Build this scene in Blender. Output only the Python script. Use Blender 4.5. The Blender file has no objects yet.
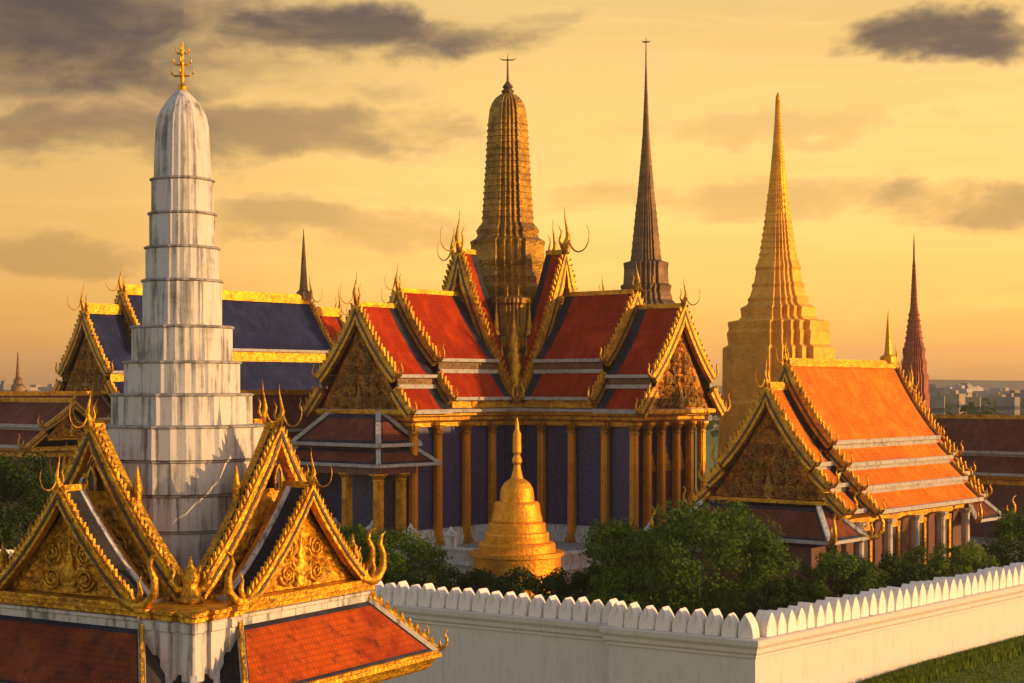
import bpy, math, random
from mathutils import Vector, Matrix, noise
R = math.radians
random.seed(11)
scene = bpy.context.scene
COL = scene.collection

# ------------------------------------------------------------------ camera
F = 1600.0
CAM_Z = 16.0
cam_d = bpy.data.cameras.new("camera")
cam = bpy.data.objects.new("camera", cam_d)
COL.objects.link(cam)
cam.location = (0, 0, CAM_Z)
cam.rotation_euler = (R(90), 0, 0)
cam_d.sensor_width = 36.0
cam_d.lens = 36.0 * F / 1024.0
cam_d.shift_y = 45.5 / 1024.0
cam_d.clip_start = 0.5
cam_d.clip_end = 20000
scene.camera = cam

# ------------------------------------------------------------------ sky and sun
SUN_AZ = -14.0      # degrees from +X towards +Y
SUN_EL = 10.0
HAZE = 0.00014
world = bpy.data.worlds.new("World")
scene.world = world
world.use_nodes = True
wn = world.node_tree
wn.nodes.clear()


class NT:
    """small helper to wire node trees"""
    def __init__(self, tree):
        self.t = tree

    def node(self, kind, **kw):
        n = self.t.nodes.new(kind)
        for k, v in kw.items():
            setattr(n, k, v)
        return n

    def put(self, sock, v):
        if hasattr(v, 'is_output'):
            self.t.links.new(v, sock)
        else:
            sock.default_value = v

    def math(self, op, a, b=0.0, c=None, clamp=False):
        n = self.node('ShaderNodeMath', operation=op)
        n.use_clamp = clamp
        self.put(n.inputs[0], a)
        self.put(n.inputs[1], b)
        if c is not None:
            self.put(n.inputs[2], c)
        return n.outputs[0]

    def smooth(self, v, lo, hi, a=0.0, b=1.0):
        n = self.node('ShaderNodeMapRange', interpolation_type='SMOOTHSTEP')
        self.put(n.inputs['Value'], v)
        for k, x in (('From Min', lo), ('From Max', hi), ('To Min', a), ('To Max', b)):
            n.inputs[k].default_value = x
        return n.outputs[0]

    def mix(self, f, a, b, blend='MIX'):
        n = self.node('ShaderNodeMix', data_type='RGBA', blend_type=blend)
        self.put(n.inputs[0], f)
        self.put(n.inputs[6], a if hasattr(a, 'is_output') else (*a, 1))
        self.put(n.inputs[7], b if hasattr(b, 'is_output') else (*b, 1))
        return n.outputs[2]

    def vec(self, x, y, z):
        n = self.node('ShaderNodeCombineXYZ')
        self.put(n.inputs[0], x); self.put(n.inputs[1], y); self.put(n.inputs[2], z)
        return n.outputs[0]

    def noise(self, vec, scale, detail=4, rough=.55, dist=0.0):
        n = self.node('ShaderNodeTexNoise')
        if vec is not None:
            self.put(n.inputs['Vector'], vec)
        n.inputs['Scale'].default_value = scale
        n.inputs['Detail'].default_value = detail
        n.inputs['Roughness'].default_value = rough
        n.inputs['Distortion'].default_value = dist
        return n.outputs[0]


W = NT(wn)
sky = W.node('ShaderNodeTexSky', sky_type='NISHITA')
sky.sun_disc = False
sky.sun_elevation = R(SUN_EL)
sky.sun_rotation = R(90 - SUN_AZ)
sky.altitude = 0
sky.air_density = 1.0
sky.dust_density = 1.0
sky.ozone_density = 1.0
tc = W.node('ShaderNodeTexCoord')
sep = W.node('ShaderNodeSeparateXYZ')
wn.links.new(tc.outputs['Generated'], sep.inputs[0])
az = W.math('ARCTAN2', sep.outputs[0], sep.outputs[1])
el = W.math('ARCSINE', W.math('MINIMUM', W.math('MAXIMUM', sep.outputs[2], -1.0), 1.0))
# evening air: warm and bright low over the northern horizon, rest of the sky brightened to fill the shaded faces
north = W.mix(W.smooth(el, 0.0, 0.19), (2.25, 1.18, .40), (3.75, 1.66, .49))
north = W.mix(W.smooth(az, .06, -.34, 0, 1.0), north, W.mix(1.0, north, (.58, .58, .66), 'MULTIPLY'))
fill_tint = W.mix(W.smooth(el, 0.0, 0.6), (2.45, 1.80, 1.55), (2.3, 1.8, 1.6))
warm = W.math('MULTIPLY', W.smooth(el, 0.62, 0.20), W.smooth(sep.outputs[1], -.15, .75))
tint = W.mix(warm, fill_tint, north)
tint = W.mix(W.smooth(sep.outputs[0], .72, 1.0, 0, .75), tint, (.30, .22, .16))
base = W.mix(1.0, sky.outputs[0], tint, 'MULTIPLY')
# clouds, laid out by compass direction and height above the horizon
cv = W.vec(W.math('MULTIPLY', az, 1.0), W.math('MULTIPLY', el, 3.6), 0.0)
cw = W.noise(W.vec(az, W.math('MULTIPLY', el, 2.0), 3.0), 9.0, 4, .55)
cv1 = W.vec(W.math('ADD', az, W.math('MULTIPLY', W.math('SUBTRACT', cw, .5), .10)), W.math('MULTIPLY', el, 2.5), 0.0)
n1 = W.noise(cv1, 9.0, 7, .56, .3)
n2 = W.noise(cv, 2.6, 5, .55, .4)
n3 = W.noise(W.vec(W.math('MULTIPLY', az, 1.0), W.math('MULTIPLY', el, 9.0), 0.7), 5.0, 6, .6, .8)
blobs = [(-0.285, .214, .165, .048, 1.0), (-0.10, .218, .105, .017, 1.0), (-0.29, .155, .15, .022, .72), (-0.16, .155, .12, .018, .66), (-.26, .184, .16, .009, .5),
         (.268, .211, .052, .014, 1.0), (.275, .108, .065, .017, .60), (.15, .117, .10, .013, .34), (-.08, .098, .05, .011, .32),
         (-.15, .106, .05, .012, .42), (-.27, .083, .05, .012, .35), (.015, .225, .02, .007, .3), (.2, .16, .15, .008, .22),
         (.75, .25, .2, .04, .8), (-.8, .2, .25, .05, .8)]
azw = W.math('ADD', az, W.math('MULTIPLY', W.math('SUBTRACT', cw, .5), .16))
elw = W.math('ADD', el, W.math('MULTIPLY', W.math('SUBTRACT', W.noise(W.vec(az, W.math('MULTIPLY', el, 1.6), 8.0), 11.0, 5, .6), .5), .060))
mask = None
for bi, (ba, be, ra, re, st) in enumerate(blobs):
    dx = W.math('DIVIDE', W.math('SUBTRACT', azw, ba), ra)
    dy = W.math('DIVIDE', W.math('SUBTRACT', elw, be), re)
    d = W.math('ADD', W.math('MULTIPLY', dx, dx), W.math('MULTIPLY', dy, dy))
    d = W.math('ADD', d, W.math('MULTIPLY', W.math('SUBTRACT', n1, .5), (-3.2 if bi == 0 else -4.8) if bi in (0, 1, 5) else -5.2))
    m = W.smooth(d, 1.7, -.1, 0.0, st)
    mask = m if mask is None else W.math('MAXIMUM', mask, m)
wide = W.smooth(W.math('ADD', W.math('MULTIPLY', n2, .6), W.math('MULTIPLY', n3, .4)), .48, .68, 0.0, .26)
wide = W.math('MULTIPLY', wide, W.smooth(el, .05, .16))
mask = W.math('MAXIMUM', mask, wide, clamp=True)
bright = W.smooth(n3, .42, .70, 0.0, .55)
base = W.mix(bright, base, W.mix(1.0, base, (1.22, 1.22, 1.28), 'MULTIPLY'))
dark = W.mix(1.0, base, (0.115, 0.145, 0.40), 'MULTIPLY')
mask = W.math('MULTIPLY', mask, W.smooth(n3, .30, .62, .90, 1.0))
skycol = W.mix(W.math('MULTIPLY', mask, .95), base, dark)
bg = W.node('ShaderNodeBackground')
bg.inputs['Strength'].default_value = 0.12
wn.links.new(skycol, bg.inputs['Color'])
wo = W.node('ShaderNodeOutputWorld')
wn.links.new(bg.outputs[0], wo.inputs['Surface'])

sun_d = bpy.data.lights.new("sun", 'SUN')
sun_d.energy = 4.5
sun_d.angle = R(0.6)
sun_d.color = (1.0, 0.58, 0.22)
sun = bpy.data.objects.new("sun", sun_d)
COL.objects.link(sun)
sdir = Vector((math.cos(R(SUN_AZ)) * math.cos(R(SUN_EL)), math.sin(R(SUN_AZ)) * math.cos(R(SUN_EL)), math.sin(R(SUN_EL))))
sun.rotation_euler = sdir.to_track_quat('Z', 'Y').to_euler()
sun.location = (120, 0, 60)

scene.view_settings.view_transform = 'Standard'
scene.view_settings.look = 'None'
scene.view_settings.exposure = 0.35
scene.view_settings.gamma = 1.0

# ------------------------------------------------------------------ materials
def new_mat(name):
    m = bpy.data.materials.new(name)
    m.use_nodes = True
    t = NT(m.node_tree)
    b = m.node_tree.nodes['Principled BSDF']
    return m, t, b


def bump(t, b, h, strength=.4, dist=.05):
    n = t.node('ShaderNodeBump')
    n.inputs['Strength'].default_value = strength
    n.inputs['Distance'].default_value = dist
    t.put(n.inputs['Height'], h)
    t.t.links.new(n.outputs[0], b.inputs['Normal'])


def objco(t):
    return t.node('ShaderNodeTexCoord').outputs['Object']


def mat_plain(name, c1, c2, scale=2.0, rough=.7, metal=0.0, bs=.25, bd=.03, lo=.38, hi=.66, rv=.12):
    m, t, b = new_mat(name)
    co = objco(t)
    n = t.noise(co, scale, 7, .62, .3)
    f = t.smooth(n, lo, hi)
    col = t.mix(f, c1, c2)
    t.put(b.inputs['Base Color'], col)
    t.put(b.inputs['Roughness'], t.math('ADD', rough, t.math('MULTIPLY', t.math('SUBTRACT', n, .5), rv * 4)))
    b.inputs['Metallic'].default_value = metal
    bump(t, b, t.noise(co, scale * 5, 5, .6), bs, bd)
    return m


def mat_gold(name, c1, c2, scale, carve, rough=.36, metal=.8, bd=.06, grime_amt=.6, wear_amt=.7):
    """gilding: two golds, dark lacquer showing in the recesses of the carving"""
    m, t, b = new_mat(name)
    co = objco(t)
    v = t.node('ShaderNodeTexVoronoi', feature='F1')
    t.put(v.inputs['Vector'], co)
    v.inputs['Scale'].default_value = carve
    n = t.noise(co, scale, 7, .65, .5)
    n3 = t.noise(co, carve * 1.7, 4, .6)
    f = t.smooth(n, .36, .66)
    col = t.mix(f, c1, c2)
    wear = t.math('MULTIPLY', t.smooth(n3, .52, .68), wear_amt)
    col = t.mix(wear, col, (.075, .032, .010))
    grime = t.noise(co, scale * .8, 8, .7, .8)
    col = t.mix(t.math('MULTIPLY', t.smooth(grime, .50, .66), grime_amt), col, (.13, .062, .012))
    t.put(b.inputs['Base Color'], col)
    b.inputs['Metallic'].default_value = metal
    t.put(b.inputs['Roughness'], t.math('ADD', rough, t.math('MULTIPLY', n3, .25)))
    h = t.math('ADD', t.math('MULTIPLY', v.outputs['Distance'], .6), t.math('MULTIPLY', n3, .7))
    bump(t, b, h, .9, bd)
    return m


def mat_tile(name, c1, c2, c3, row=.32, w=.22, rough=.55, soil=(.06, .035, .025), soil_amt=.5, spec=.06):
    """glazed roof tiles in courses, laid along the slope by UV in metres"""
    m, t, b = new_mat(name)
    uv = t.node('ShaderNodeUVMap').outputs[0]
    br = t.node('ShaderNodeTexBrick')
    t.put(br.inputs['Vector'], uv)
    br.inputs['Color1'].default_value = (*c1, 1)
    br.inputs['Color2'].default_value = (*c2, 1)
    br.inputs['Mortar'].default_value = (*[x * .58 for x in c1], 1)
    br.inputs['Scale'].default_value = 1.0
    br.inputs['Mortar Size'].default_value = .032
    br.inputs['Mortar Smooth'].default_value = .4
    br.inputs['Bias'].default_value = -.1
    br.inputs['Brick Width'].default_value = w
    br.inputs['Row Height'].default_value = row
    co = objco(t)
    n = t.noise(co, .55, 6, .6, .6)
    n2 = t.noise(uv, 1.7, 7, .7)
    col = t.mix(t.smooth(n, .42, .68), br.outputs['Color'], c3)
    col = t.mix(t.math('MULTIPLY', t.smooth(n2, .49, .71), soil_amt), col, soil)
    mp = t.node('ShaderNodeMapping')
    t.put(mp.inputs['Vector'], uv)
    mp.inputs['Scale'].default_value = (1.1, .16, 1)
    streak = t.noise(mp.outputs[0], 1.6, 6, .65, .3)
    big = t.noise(co, .22, 4, .6, .5)
    fade = t.math('ADD', t.math('MULTIPLY', t.smooth(streak, .42, .66), .34), t.math('MULTIPLY', t.smooth(big, .45, .62), .26))
    col = t.mix(fade, col, tuple(x * .42 for x in c1))
    t.put(b.inputs['Base Color'], col)
    t.put(b.inputs['Roughness'], t.math('ADD', rough, t.math('MULTIPLY', n2, .3)))
    b.inputs['Specular IOR Level'].default_value = spec
    h = t.math('SUBTRACT', t.math('MULTIPLY', n2, .35), br.outputs['Fac'])
    bump(t, b, h, .35, .02)
    return m


def mat_stained(name, c, stain, amt=.75, vscale=(1.3, 1.3, .10), rough=.75, n_scale=1.6, lo=.46, hi=.70):
    """old whitewash with rain streaks running down"""
    m, t, b = new_mat(name)
    co = objco(t)
    mp = t.node('ShaderNodeMapping')
    t.put(mp.inputs['Vector'], co)
    mp.inputs['Scale'].default_value = vscale
    n = t.noise(mp.outputs[0], n_scale * 2.2, 6, .65, .2)
    blotch = t.noise(co, .9, 6, .65, .4)
    fine = t.noise(co, 9, 6, .7)
    f = t.math('MULTIPLY', t.smooth(t.math('ADD', n, t.math('MULTIPLY', t.math('SUBTRACT', blotch, .5), .5)), lo, hi), amt)
    col = t.mix(f, c, stain)
    col = t.mix(t.math('MULTIPLY', t.smooth(fine, .5, .75), .25), col, tuple(x * .6 for x in stain))
    t.put(b.inputs['Base Color'], col)
    b.inputs['Roughness'].default_value = rough
    bump(t, b, t.math('ADD', fine, t.math('MULTIPLY', n, .6)), .35, .03)
    return m


def mat_leaf(name, c1, c2, c3):
    m, t, b = new_mat(name)
    g = t.node('ShaderNodeNewGeometry')
    rnd = g.outputs['Random Per Island']
    co = objco(t)
    n = t.noise(co, .45, 3, .5)
    col = t.mix(rnd, c1, c2)
    col = t.mix(t.smooth(n, .45, .65, 0, .8), col, c3)
    t.put(b.inputs['Base Color'], col)
    b.inputs['Roughness'].default_value = .75
    b.inputs['Specular IOR Level'].default_value = .15
    tr = t.node('ShaderNodeBsdfTranslucent')
    t.put(tr.inputs['Color'], col)
    mx = t.node('ShaderNodeMixShader')
    mx.inputs[0].default_value = .28
    t.t.links.new(b.outputs[0], mx.inputs[1])
    t.t.links.new(tr.outputs[0], mx.inputs[2])
    t.t.links.new(mx.outputs[0], t.t.nodes['Material Output'].inputs['Surface'])
    return m


GOLD1, GOLD2 = (.72, .37, .020), (.42, .19, .011)
M = {}
M['gold'] = mat_gold('gilding', GOLD1, GOLD2, 1.6, 6.0)
M['gold_far'] = mat_gold('gilding_weathered', (.42, .225, .022), (.20, .10, .012), .6, 3.6, rough=.42, metal=.72, bd=.12, wear_amt=.8)
M['gold_carved'] = mat_gold('gilding_carved', (.84, .42, .018), (.50, .22, .012), 1.2, 4.0, rough=.45, metal=.55, bd=.12)
M['gold_bright'] = mat_gold('gold_leaf', (.80, .34, .016), (.60, .23, .010), .9, 5.0, rough=.44, metal=.72, bd=.04, grime_amt=.3, wear_amt=.35)
M['gold_brick'] = mat_gold('gold_mosaic', (.82, .40, .035), (.62, .28, .020), .35, 2.4, rough=.55, metal=.42, bd=.05, grime_amt=.3, wear_amt=.3)
M['relief'] = mat_gold('carved_gable_relief', (.60, .25, .016), (.20, .06, .010), .9, 2.6, rough=.5, metal=.7, bd=.2)
M['red_tile'] = mat_tile('red_roof_tile', (.33, .027, .002), (.27, .019, .002), (.38, .036, .002), soil=(.16, .02, .01), soil_amt=.4)
M['orange_tile'] = mat_tile('orange_roof_tile', (.70, .175, .010), (.62, .135, .009), (.74, .21, .012), soil=(.42, .05, .012), soil_amt=.6)
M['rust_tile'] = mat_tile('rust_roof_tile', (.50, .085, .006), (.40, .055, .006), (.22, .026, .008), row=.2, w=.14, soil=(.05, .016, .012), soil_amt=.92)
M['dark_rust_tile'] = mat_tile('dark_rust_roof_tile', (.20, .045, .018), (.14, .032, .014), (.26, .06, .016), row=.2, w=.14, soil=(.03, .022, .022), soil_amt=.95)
M['brown_tile'] = mat_tile('brown_roof_tile', (.15, .040, .022), (.12, .030, .018), (.18, .055, .026))
M['blue_tile'] = mat_tile('blue_roof_tile', (.017, .023, .072), (.014, .018, .060), (.024, .030, .080), soil=(.05, .045, .06))
M['navy_tile'] = mat_tile('navy_border_tile', (.028, .028, .040), (.022, .022, .034), (.04, .04, .05), soil=(.05, .045, .04))
M['slate_tile'] = mat_tile('slate_roof_tile', (.030, .027, .030), (.024, .022, .026), (.045, .04, .04), row=.2, w=.14, soil=(.05, .04, .035))
M['grey_trim'] = mat_stained('grey_cement_trim', (.36, .32, .27), (.14, .12, .10), amt=.8, vscale=(1, 1, 1))
M['white'] = mat_stained('old_whitewash', (.50, .46, .41), (.10, .088, .075), amt=.9, lo=.45, hi=.70)
M['ledge'] = mat_stained('shade_line_ledge', (.28, .25, .22), (.07, .06, .05), amt=.9, vscale=(1, 1, 1))  # dark grey paints the shade line along each tier's top edge
M['wall_white'] = mat_stained('wall_whitewash', (.58, .51, .43), (.36, .30, .25), amt=.45, vscale=(.9, .9, .10), lo=.46, hi=.80)
M['merlon'] = mat_stained('merlon_whitewash', (.74, .65, .56), (.42, .34, .28), amt=.55, vscale=(1.2, 1.2, .35))
M['purple'] = mat_plain('indigo_mosaic_wall', (.024, .020, .068), (.050, .038, .092), 3.2, .45, bs=.6, lo=.44, hi=.58)
M['maroon'] = mat_plain('maroon_lacquer', (.12, .032, .02), (.07, .018, .013), 1.2, .5)
M['dark'] = mat_plain('dark_timber', (.045, .03, .025), (.03, .02, .018), 1.5, .7)  # even dark brown for niche plates and window panes
M['stone'] = mat_stained('terrace_stone', (.40, .33, .26), (.19, .14, .10), amt=.8, vscale=(.6, .6, .5))
M['prang_red'] = mat_gold('rust_red_mosaic', (.32, .085, .03), (.17, .045, .018), .4, 2.0, rough=.55, metal=.4, bd=.12)
M['spire_brown'] = mat_gold('bronze_gilding', (.19, .105, .04), (.09, .052, .026), .5, 3.4, rough=.45, metal=.6, bd=.06)
M['bark'] = mat_plain('bark', (.10, .07, .05), (.05, .035, .025), 3, .9)
M['leaf_a'] = mat_leaf('leaves_green', (.034, .074, .003), (.068, .125, .005), (.084, .132, .006))
M['leaf_b'] = mat_leaf('leaves_dark', (.014, .036, .003), (.028, .054, .004), (.036, .060, .005))
M['leaf_c'] = mat_leaf('leaves_bright', (.080, .125, .004), (.115, .16, .006), (.13, .17, .007))
M['city_a'] = mat_plain('city_concrete', (.30, .25, .22), (.23, .19, .17), .08, .8)
M['city_b'] = mat_plain('city_ochre', (.30, .21, .12), (.22, .16, .09), .08, .8)
M['city_c'] = mat_plain('city_dark', (.20, .17, .15), (.14, .12, .10), .08, .8)
M['inlay'] = mat_gold('dark_glass_inlay', (.10, .055, .022), (.045, .035, .04), 3.0, 9.0, rough=.4, metal=.35, bd=.04)
M['glass'] = mat_plain('window_glass', (.05, .055, .06), (.08, .08, .08), .2, .15)


# ------------------------------------------------------------------ mesh builder
class MB:
    def __init__(self):
        self.v = []; self.f = []; self.uv = []

    def face(self, pts, uv=None):
        i = len(self.v)
        self.v += [tuple(p) for p in pts]
        self.f.append(tuple(range(i, i + len(pts))))
        self.uv.append(uv)

    def mesh(self, vs, fs):
        i = len(self.v)
        self.v += [tuple(p) for p in vs]
        for f in fs:
            self.f.append(tuple(i + k for k in f)); self.uv.append(None)

    def box(self, c, s, rz=0.0, taper=1.0):
        cx, cy, cz = c; sx, sy, sz = (x / 2 for x in s)
        vs = []
        ca, sa = math.cos(rz), math.sin(rz)
        for dz, k in ((-sz, 1.0), (sz, taper)):
            for dx, dy in ((-sx, -sy), (sx, -sy), (sx, sy), (-sx, sy)):
                x, y = dx * k, dy * k
                vs.append((cx + x * ca - y * sa, cy + x * sa + y * ca, cz + dz))
        self.mesh(vs, [(3, 2, 1, 0), (4, 5, 6, 7), (0, 1, 5, 4), (1, 2, 6, 5), (2, 3, 7, 6), (3, 0, 4, 7)])

    def beam(self, p, q, w, h, up=(0, 0, 1)):
        p, q = Vector(p), Vector(q)
        d = (q - p).normalized()
        side = d.cross(Vector(up)).normalized()
        u = side.cross(d).normalized()
        vs = []
        for o in (p, q):
            for a, b in ((-1, -1), (1, -1), (1, 1), (-1, 1)):
                vs.append(o + side * (a * w / 2) + u * (b * h / 2))
        self.mesh(vs, [(3, 2, 1, 0), (4, 5, 6, 7), (0, 1, 5, 4), (1, 2, 6, 5), (2, 3, 7, 6), (3, 0, 4, 7)])

    def tube(self, pts, rad, n=7):
        pts = [Vector(p) for p in pts]
        i0 = len(self.v)
        ref = Vector((0.31, 0.77, 0.23)).normalized()
        for k, p in enumerate(pts):
            a = pts[max(k - 1, 0)]; b = pts[min(k + 1, len(pts) - 1)]
            d = (b - a).normalized()
            s = d.cross(ref)
            s = s.normalized() if s.length > 1e-4 else d.orthogonal().normalized()
            t = s.cross(d)
            r = rad[k]
            for j in range(n):
                an = 2 * math.pi * j / n
                self.v.append(tuple(p + s * (math.cos(an) * r) + t * (math.sin(an) * r)))
        for k in range(len(pts) - 1):
            for j in range(n):
                a = i0 + k * n + j; b = i0 + k * n + (j + 1) % n
                self.f.append((a, b, b + n, a + n)); self.uv.append(None)
        self.f.append(tuple(i0 + j for j in reversed(range(n)))); self.uv.append(None)
        e = i0 + (len(pts) - 1) * n
        self.f.append(tuple(e + j for j in range(n))); self.uv.append(None)

    def lathe(self, prof, plan, c=(0, 0), rz=0.0):
        """prof: [(r, z)] bottom to top, plan: closed loop of unit points (counter-clockwise)"""
        n = len(plan); i0 = len(self.v)
        ca, sa = math.cos(rz), math.sin(rz)
        for r, z in prof:
            for x, y in plan:
                self.v.append((c[0] + r * (x * ca - y * sa), c[1] + r * (x * sa + y * ca), z))
        for k in range(len(prof) - 1):
            for j in range(n):
                a = i0 + k * n + j; b = i0 + k * n + (j + 1) % n
                self.f.append((a, b, b + n, a + n)); self.uv.append(None)
        self.f.append(tuple(i0 + j for j in reversed(range(n)))); self.uv.append(None)
        e = i0 + (len(prof) - 1) * n
        self.f.append(tuple(e + j for j in range(n))); self.uv.append(None)

    def sweep(self, poly, prof, closed=False):
        """profile [(offset, z)] swept round a closed counter-clockwise polygon with mitred corners"""
        loops = [[(x, y, z) for x, y in offset(poly, o)] for o, z in prof]
        n = len(poly); i0 = len(self.v)
        for lp in loops:
            self.v += lp
        m = len(prof)
        rng = range(m) if closed else range(m - 1)
        for k in rng:
            k2 = (k + 1) % m
            for j in range(n):
                j2 = (j + 1) % n
                self.f.append((i0 + k * n + j, i0 + k * n + j2, i0 + k2 * n + j2, i0 + k2 * n + j)); self.uv.append(None)

    def prism(self, poly, z0, z1):
        n = len(poly)
        vs = [(x, y, z0) for x, y in poly] + [(x, y, z1) for x, y in poly]
        fs = [tuple(reversed(range(n))), tuple(range(n, 2 * n))]
        fs += [(j, (j + 1) % n, n + (j + 1) % n, n + j) for j in range(n)]
        self.mesh(vs, fs)

    def build(self, name, mat, parent=None, smooth=False):
        me = bpy.data.meshes.new(name)
        me.from_pydata(self.v, [], self.f)
        if any(u is not None for u in self.uv):
            lay = me.uv_layers.new(name='UVMap')
            k = 0
            for fi, f in enumerate(self.f):
                u = self.uv[fi]
                for j in range(len(f)):
                    lay.data[k].uv = u[j] if u is not None else (0, 0)
                    k += 1
        if smooth:
            for p in me.polygons:
                p.use_smooth = True
        me.materials.append(mat)
        o = bpy.data.objects.new(name, me)
        COL.objects.link(o)
        if parent is not None:
            o.parent = parent
        return o


def offset(poly, d):
    n = len(poly); out = []
    for i in range(n):
        p0 = Vector(poly[i - 1]); p = Vector(poly[i]); p2 = Vector(poly[(i + 1) % n])
        e1 = (p - p0).normalized(); e2 = (p2 - p).normalized()
        n1 = Vector((e1.y, -e1.x)); n2 = Vector((e2.y, -e2.x))
        q = p + (n1 + n2) * (d / (1 + n1.dot(n2)))
        out.append((q.x, q.y))
    return out


def circle(n, a0=0.0):
    return [(math.cos(2 * math.pi * i / n + a0), math.sin(2 * math.pi * i / n + a0)) for i in range(n)]


def redent():
    q = [(1, -.4), (1, .4), (.87, .4), (.87, .6), (.75, .6), (.75, .75), (.6, .75), (.6, .87), (.4, .87)]
    out = []
    for k in range(4):
        for x, y in q:
            for _ in range(k):
                x, y = -y, x
            out.append((x / 1.05, y / 1.05))
    return out


REDENT = redent()
SOFT = []
for _x, _y in REDENT:
    _l = math.hypot(_x, _y)
    _k = _l ** -.80
    SOFT.append((_x * _k, _y * _k))
SQUARE = [(1, -1), (1, 1), (-1, 1), (-1, -1)]
PILLAR = []
for _k in range(4):
    for _x, _y in [(1, -.62), (1, .62), (.8, .62), (.8, .8), (.62, .8)]:
        for _ in range(_k):
            _x, _y = -_y, _x
        PILLAR.append((_x, _y))


PIER = []
for _k in range(4):
    for _x, _y in [(1, -.95), (1, -.55), (.86, -.52), (.86, -.30), (1, -.27), (1, .27), (.86, .30), (.86, .52), (1, .55), (1, .95), (.95, 1)]:
        for _ in range(_k):
            _x, _y = -_y, _x
        PIER.append((_x, _y))


def thing(name, label, cat, loc, rz=0.0, group=None):
    o = bpy.data.objects.new(name, None)
    COL.objects.link(o)
    o.empty_display_size = .5
    o.location = loc
    o.rotation_euler = (0, 0, R(rz))
    o['label'] = label; o['category'] = cat
    if group:
        o['group'] = group
    return o


def tag(o, label, cat, group=None):
    o['label'] = label; o['category'] = cat
    if group:
        o['group'] = group
    return o


def copy_tree(o, parent=None):
    c = o.copy()
    COL.objects.link(c)
    if parent is not None:
        c.parent = parent
    for ch in list(o.children):
        copy_tree(ch, c)
    return c


def at(px, Y):
    """world X of a picture column at depth Y"""
    return (px - 512) / F * Y


def zat(py, Y):
    return CAM_Z - (py - 387) / F * Y


# ------------------------------------------------------------------ thai roof kit
def curve(w0, z0, w1, z1, k=.28, n=5):
    out = []
    for i in range(n + 1):
        t = i / n
        out.append((w0 + (w1 - w0) * t, z0 + (z1 - z0) * (t + k * t * (1 - t))))
    return out


def mapper(axis):
    if axis == 'x':
        return lambda s, w, z: (s, w, z)
    return lambda s, w, z: (w, s, z)


def finial(base, out, h, curl=True):
    h *= random.uniform(.85, 1.2)
    """chofa: slim spike with a horn that sweeps outwards and curls back"""
    mb = MB()
    b = Vector(base); o = Vector(out); up = Vector((0, 0, 1))
    mb.tube([b - up * .10 * h, b + up * .12 * h + o * .03 * h, b + up * .3 * h + o * .10 * h, b + up * .5 * h + o * .06 * h,
             b + up * .75 * h, b + up * h - o * .01 * h],
            [.07 * h, .08 * h, .06 * h, .034 * h, .015 * h, .004 * h], 6)
    mb.tube([b - o * .05 * h, b - o * .16 * h + up * .22 * h, b - o * .10 * h + up * .42 * h, b - o * .20 * h + up * .60 * h], [.05 * h, .035 * h, .02 * h, .004 * h], 5)
    if curl:
        r = .30 * h
        pts, rad = [], []
        for i in range(11):
            a = R(-60 - i * 22)
            c = b + o * (.42 * h) + up * (.30 * h)
            pts.append(c + o * (-math.sin(a + R(150)) * r) + up * (-math.cos(a + R(150)) * r * 1.25))
            rad.append(.026 * h * (1 - i / 11) + .004 * h)
        pts.insert(0, b + up * .05 * h); rad.insert(0, .06 * h)
        mb.tube(pts, rad, 5)
    return mb


def foot_finial(foot, wdir, size):
    mb = MB()
    size *= random.uniform(.8, 1.2)
    f = Vector(foot); w = Vector(wdir); up = Vector((0, 0, 1))
    path = [(-.35, .12), (.15, -.08), (.60, .02), (.92, .36), (.94, .80), (.74, 1.16), (.84, 1.46), (1.06, 1.56)]
    rad = [.17, .18, .16, .14, .11, .085, .06, .02]
    mb.tube([f + w * (a * size) + up * (b * size) for a, b in path], [r * size for r in rad], 6)
    path = [(.25, .05), (.38, .38), (.30, .66), (.40, .86)]
    mb.tube([f + w * (a * size) + up * (b * size) for a, b in path], [.10 * size, .09 * size, .05 * size, .015 * size], 5)
    return mb


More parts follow.
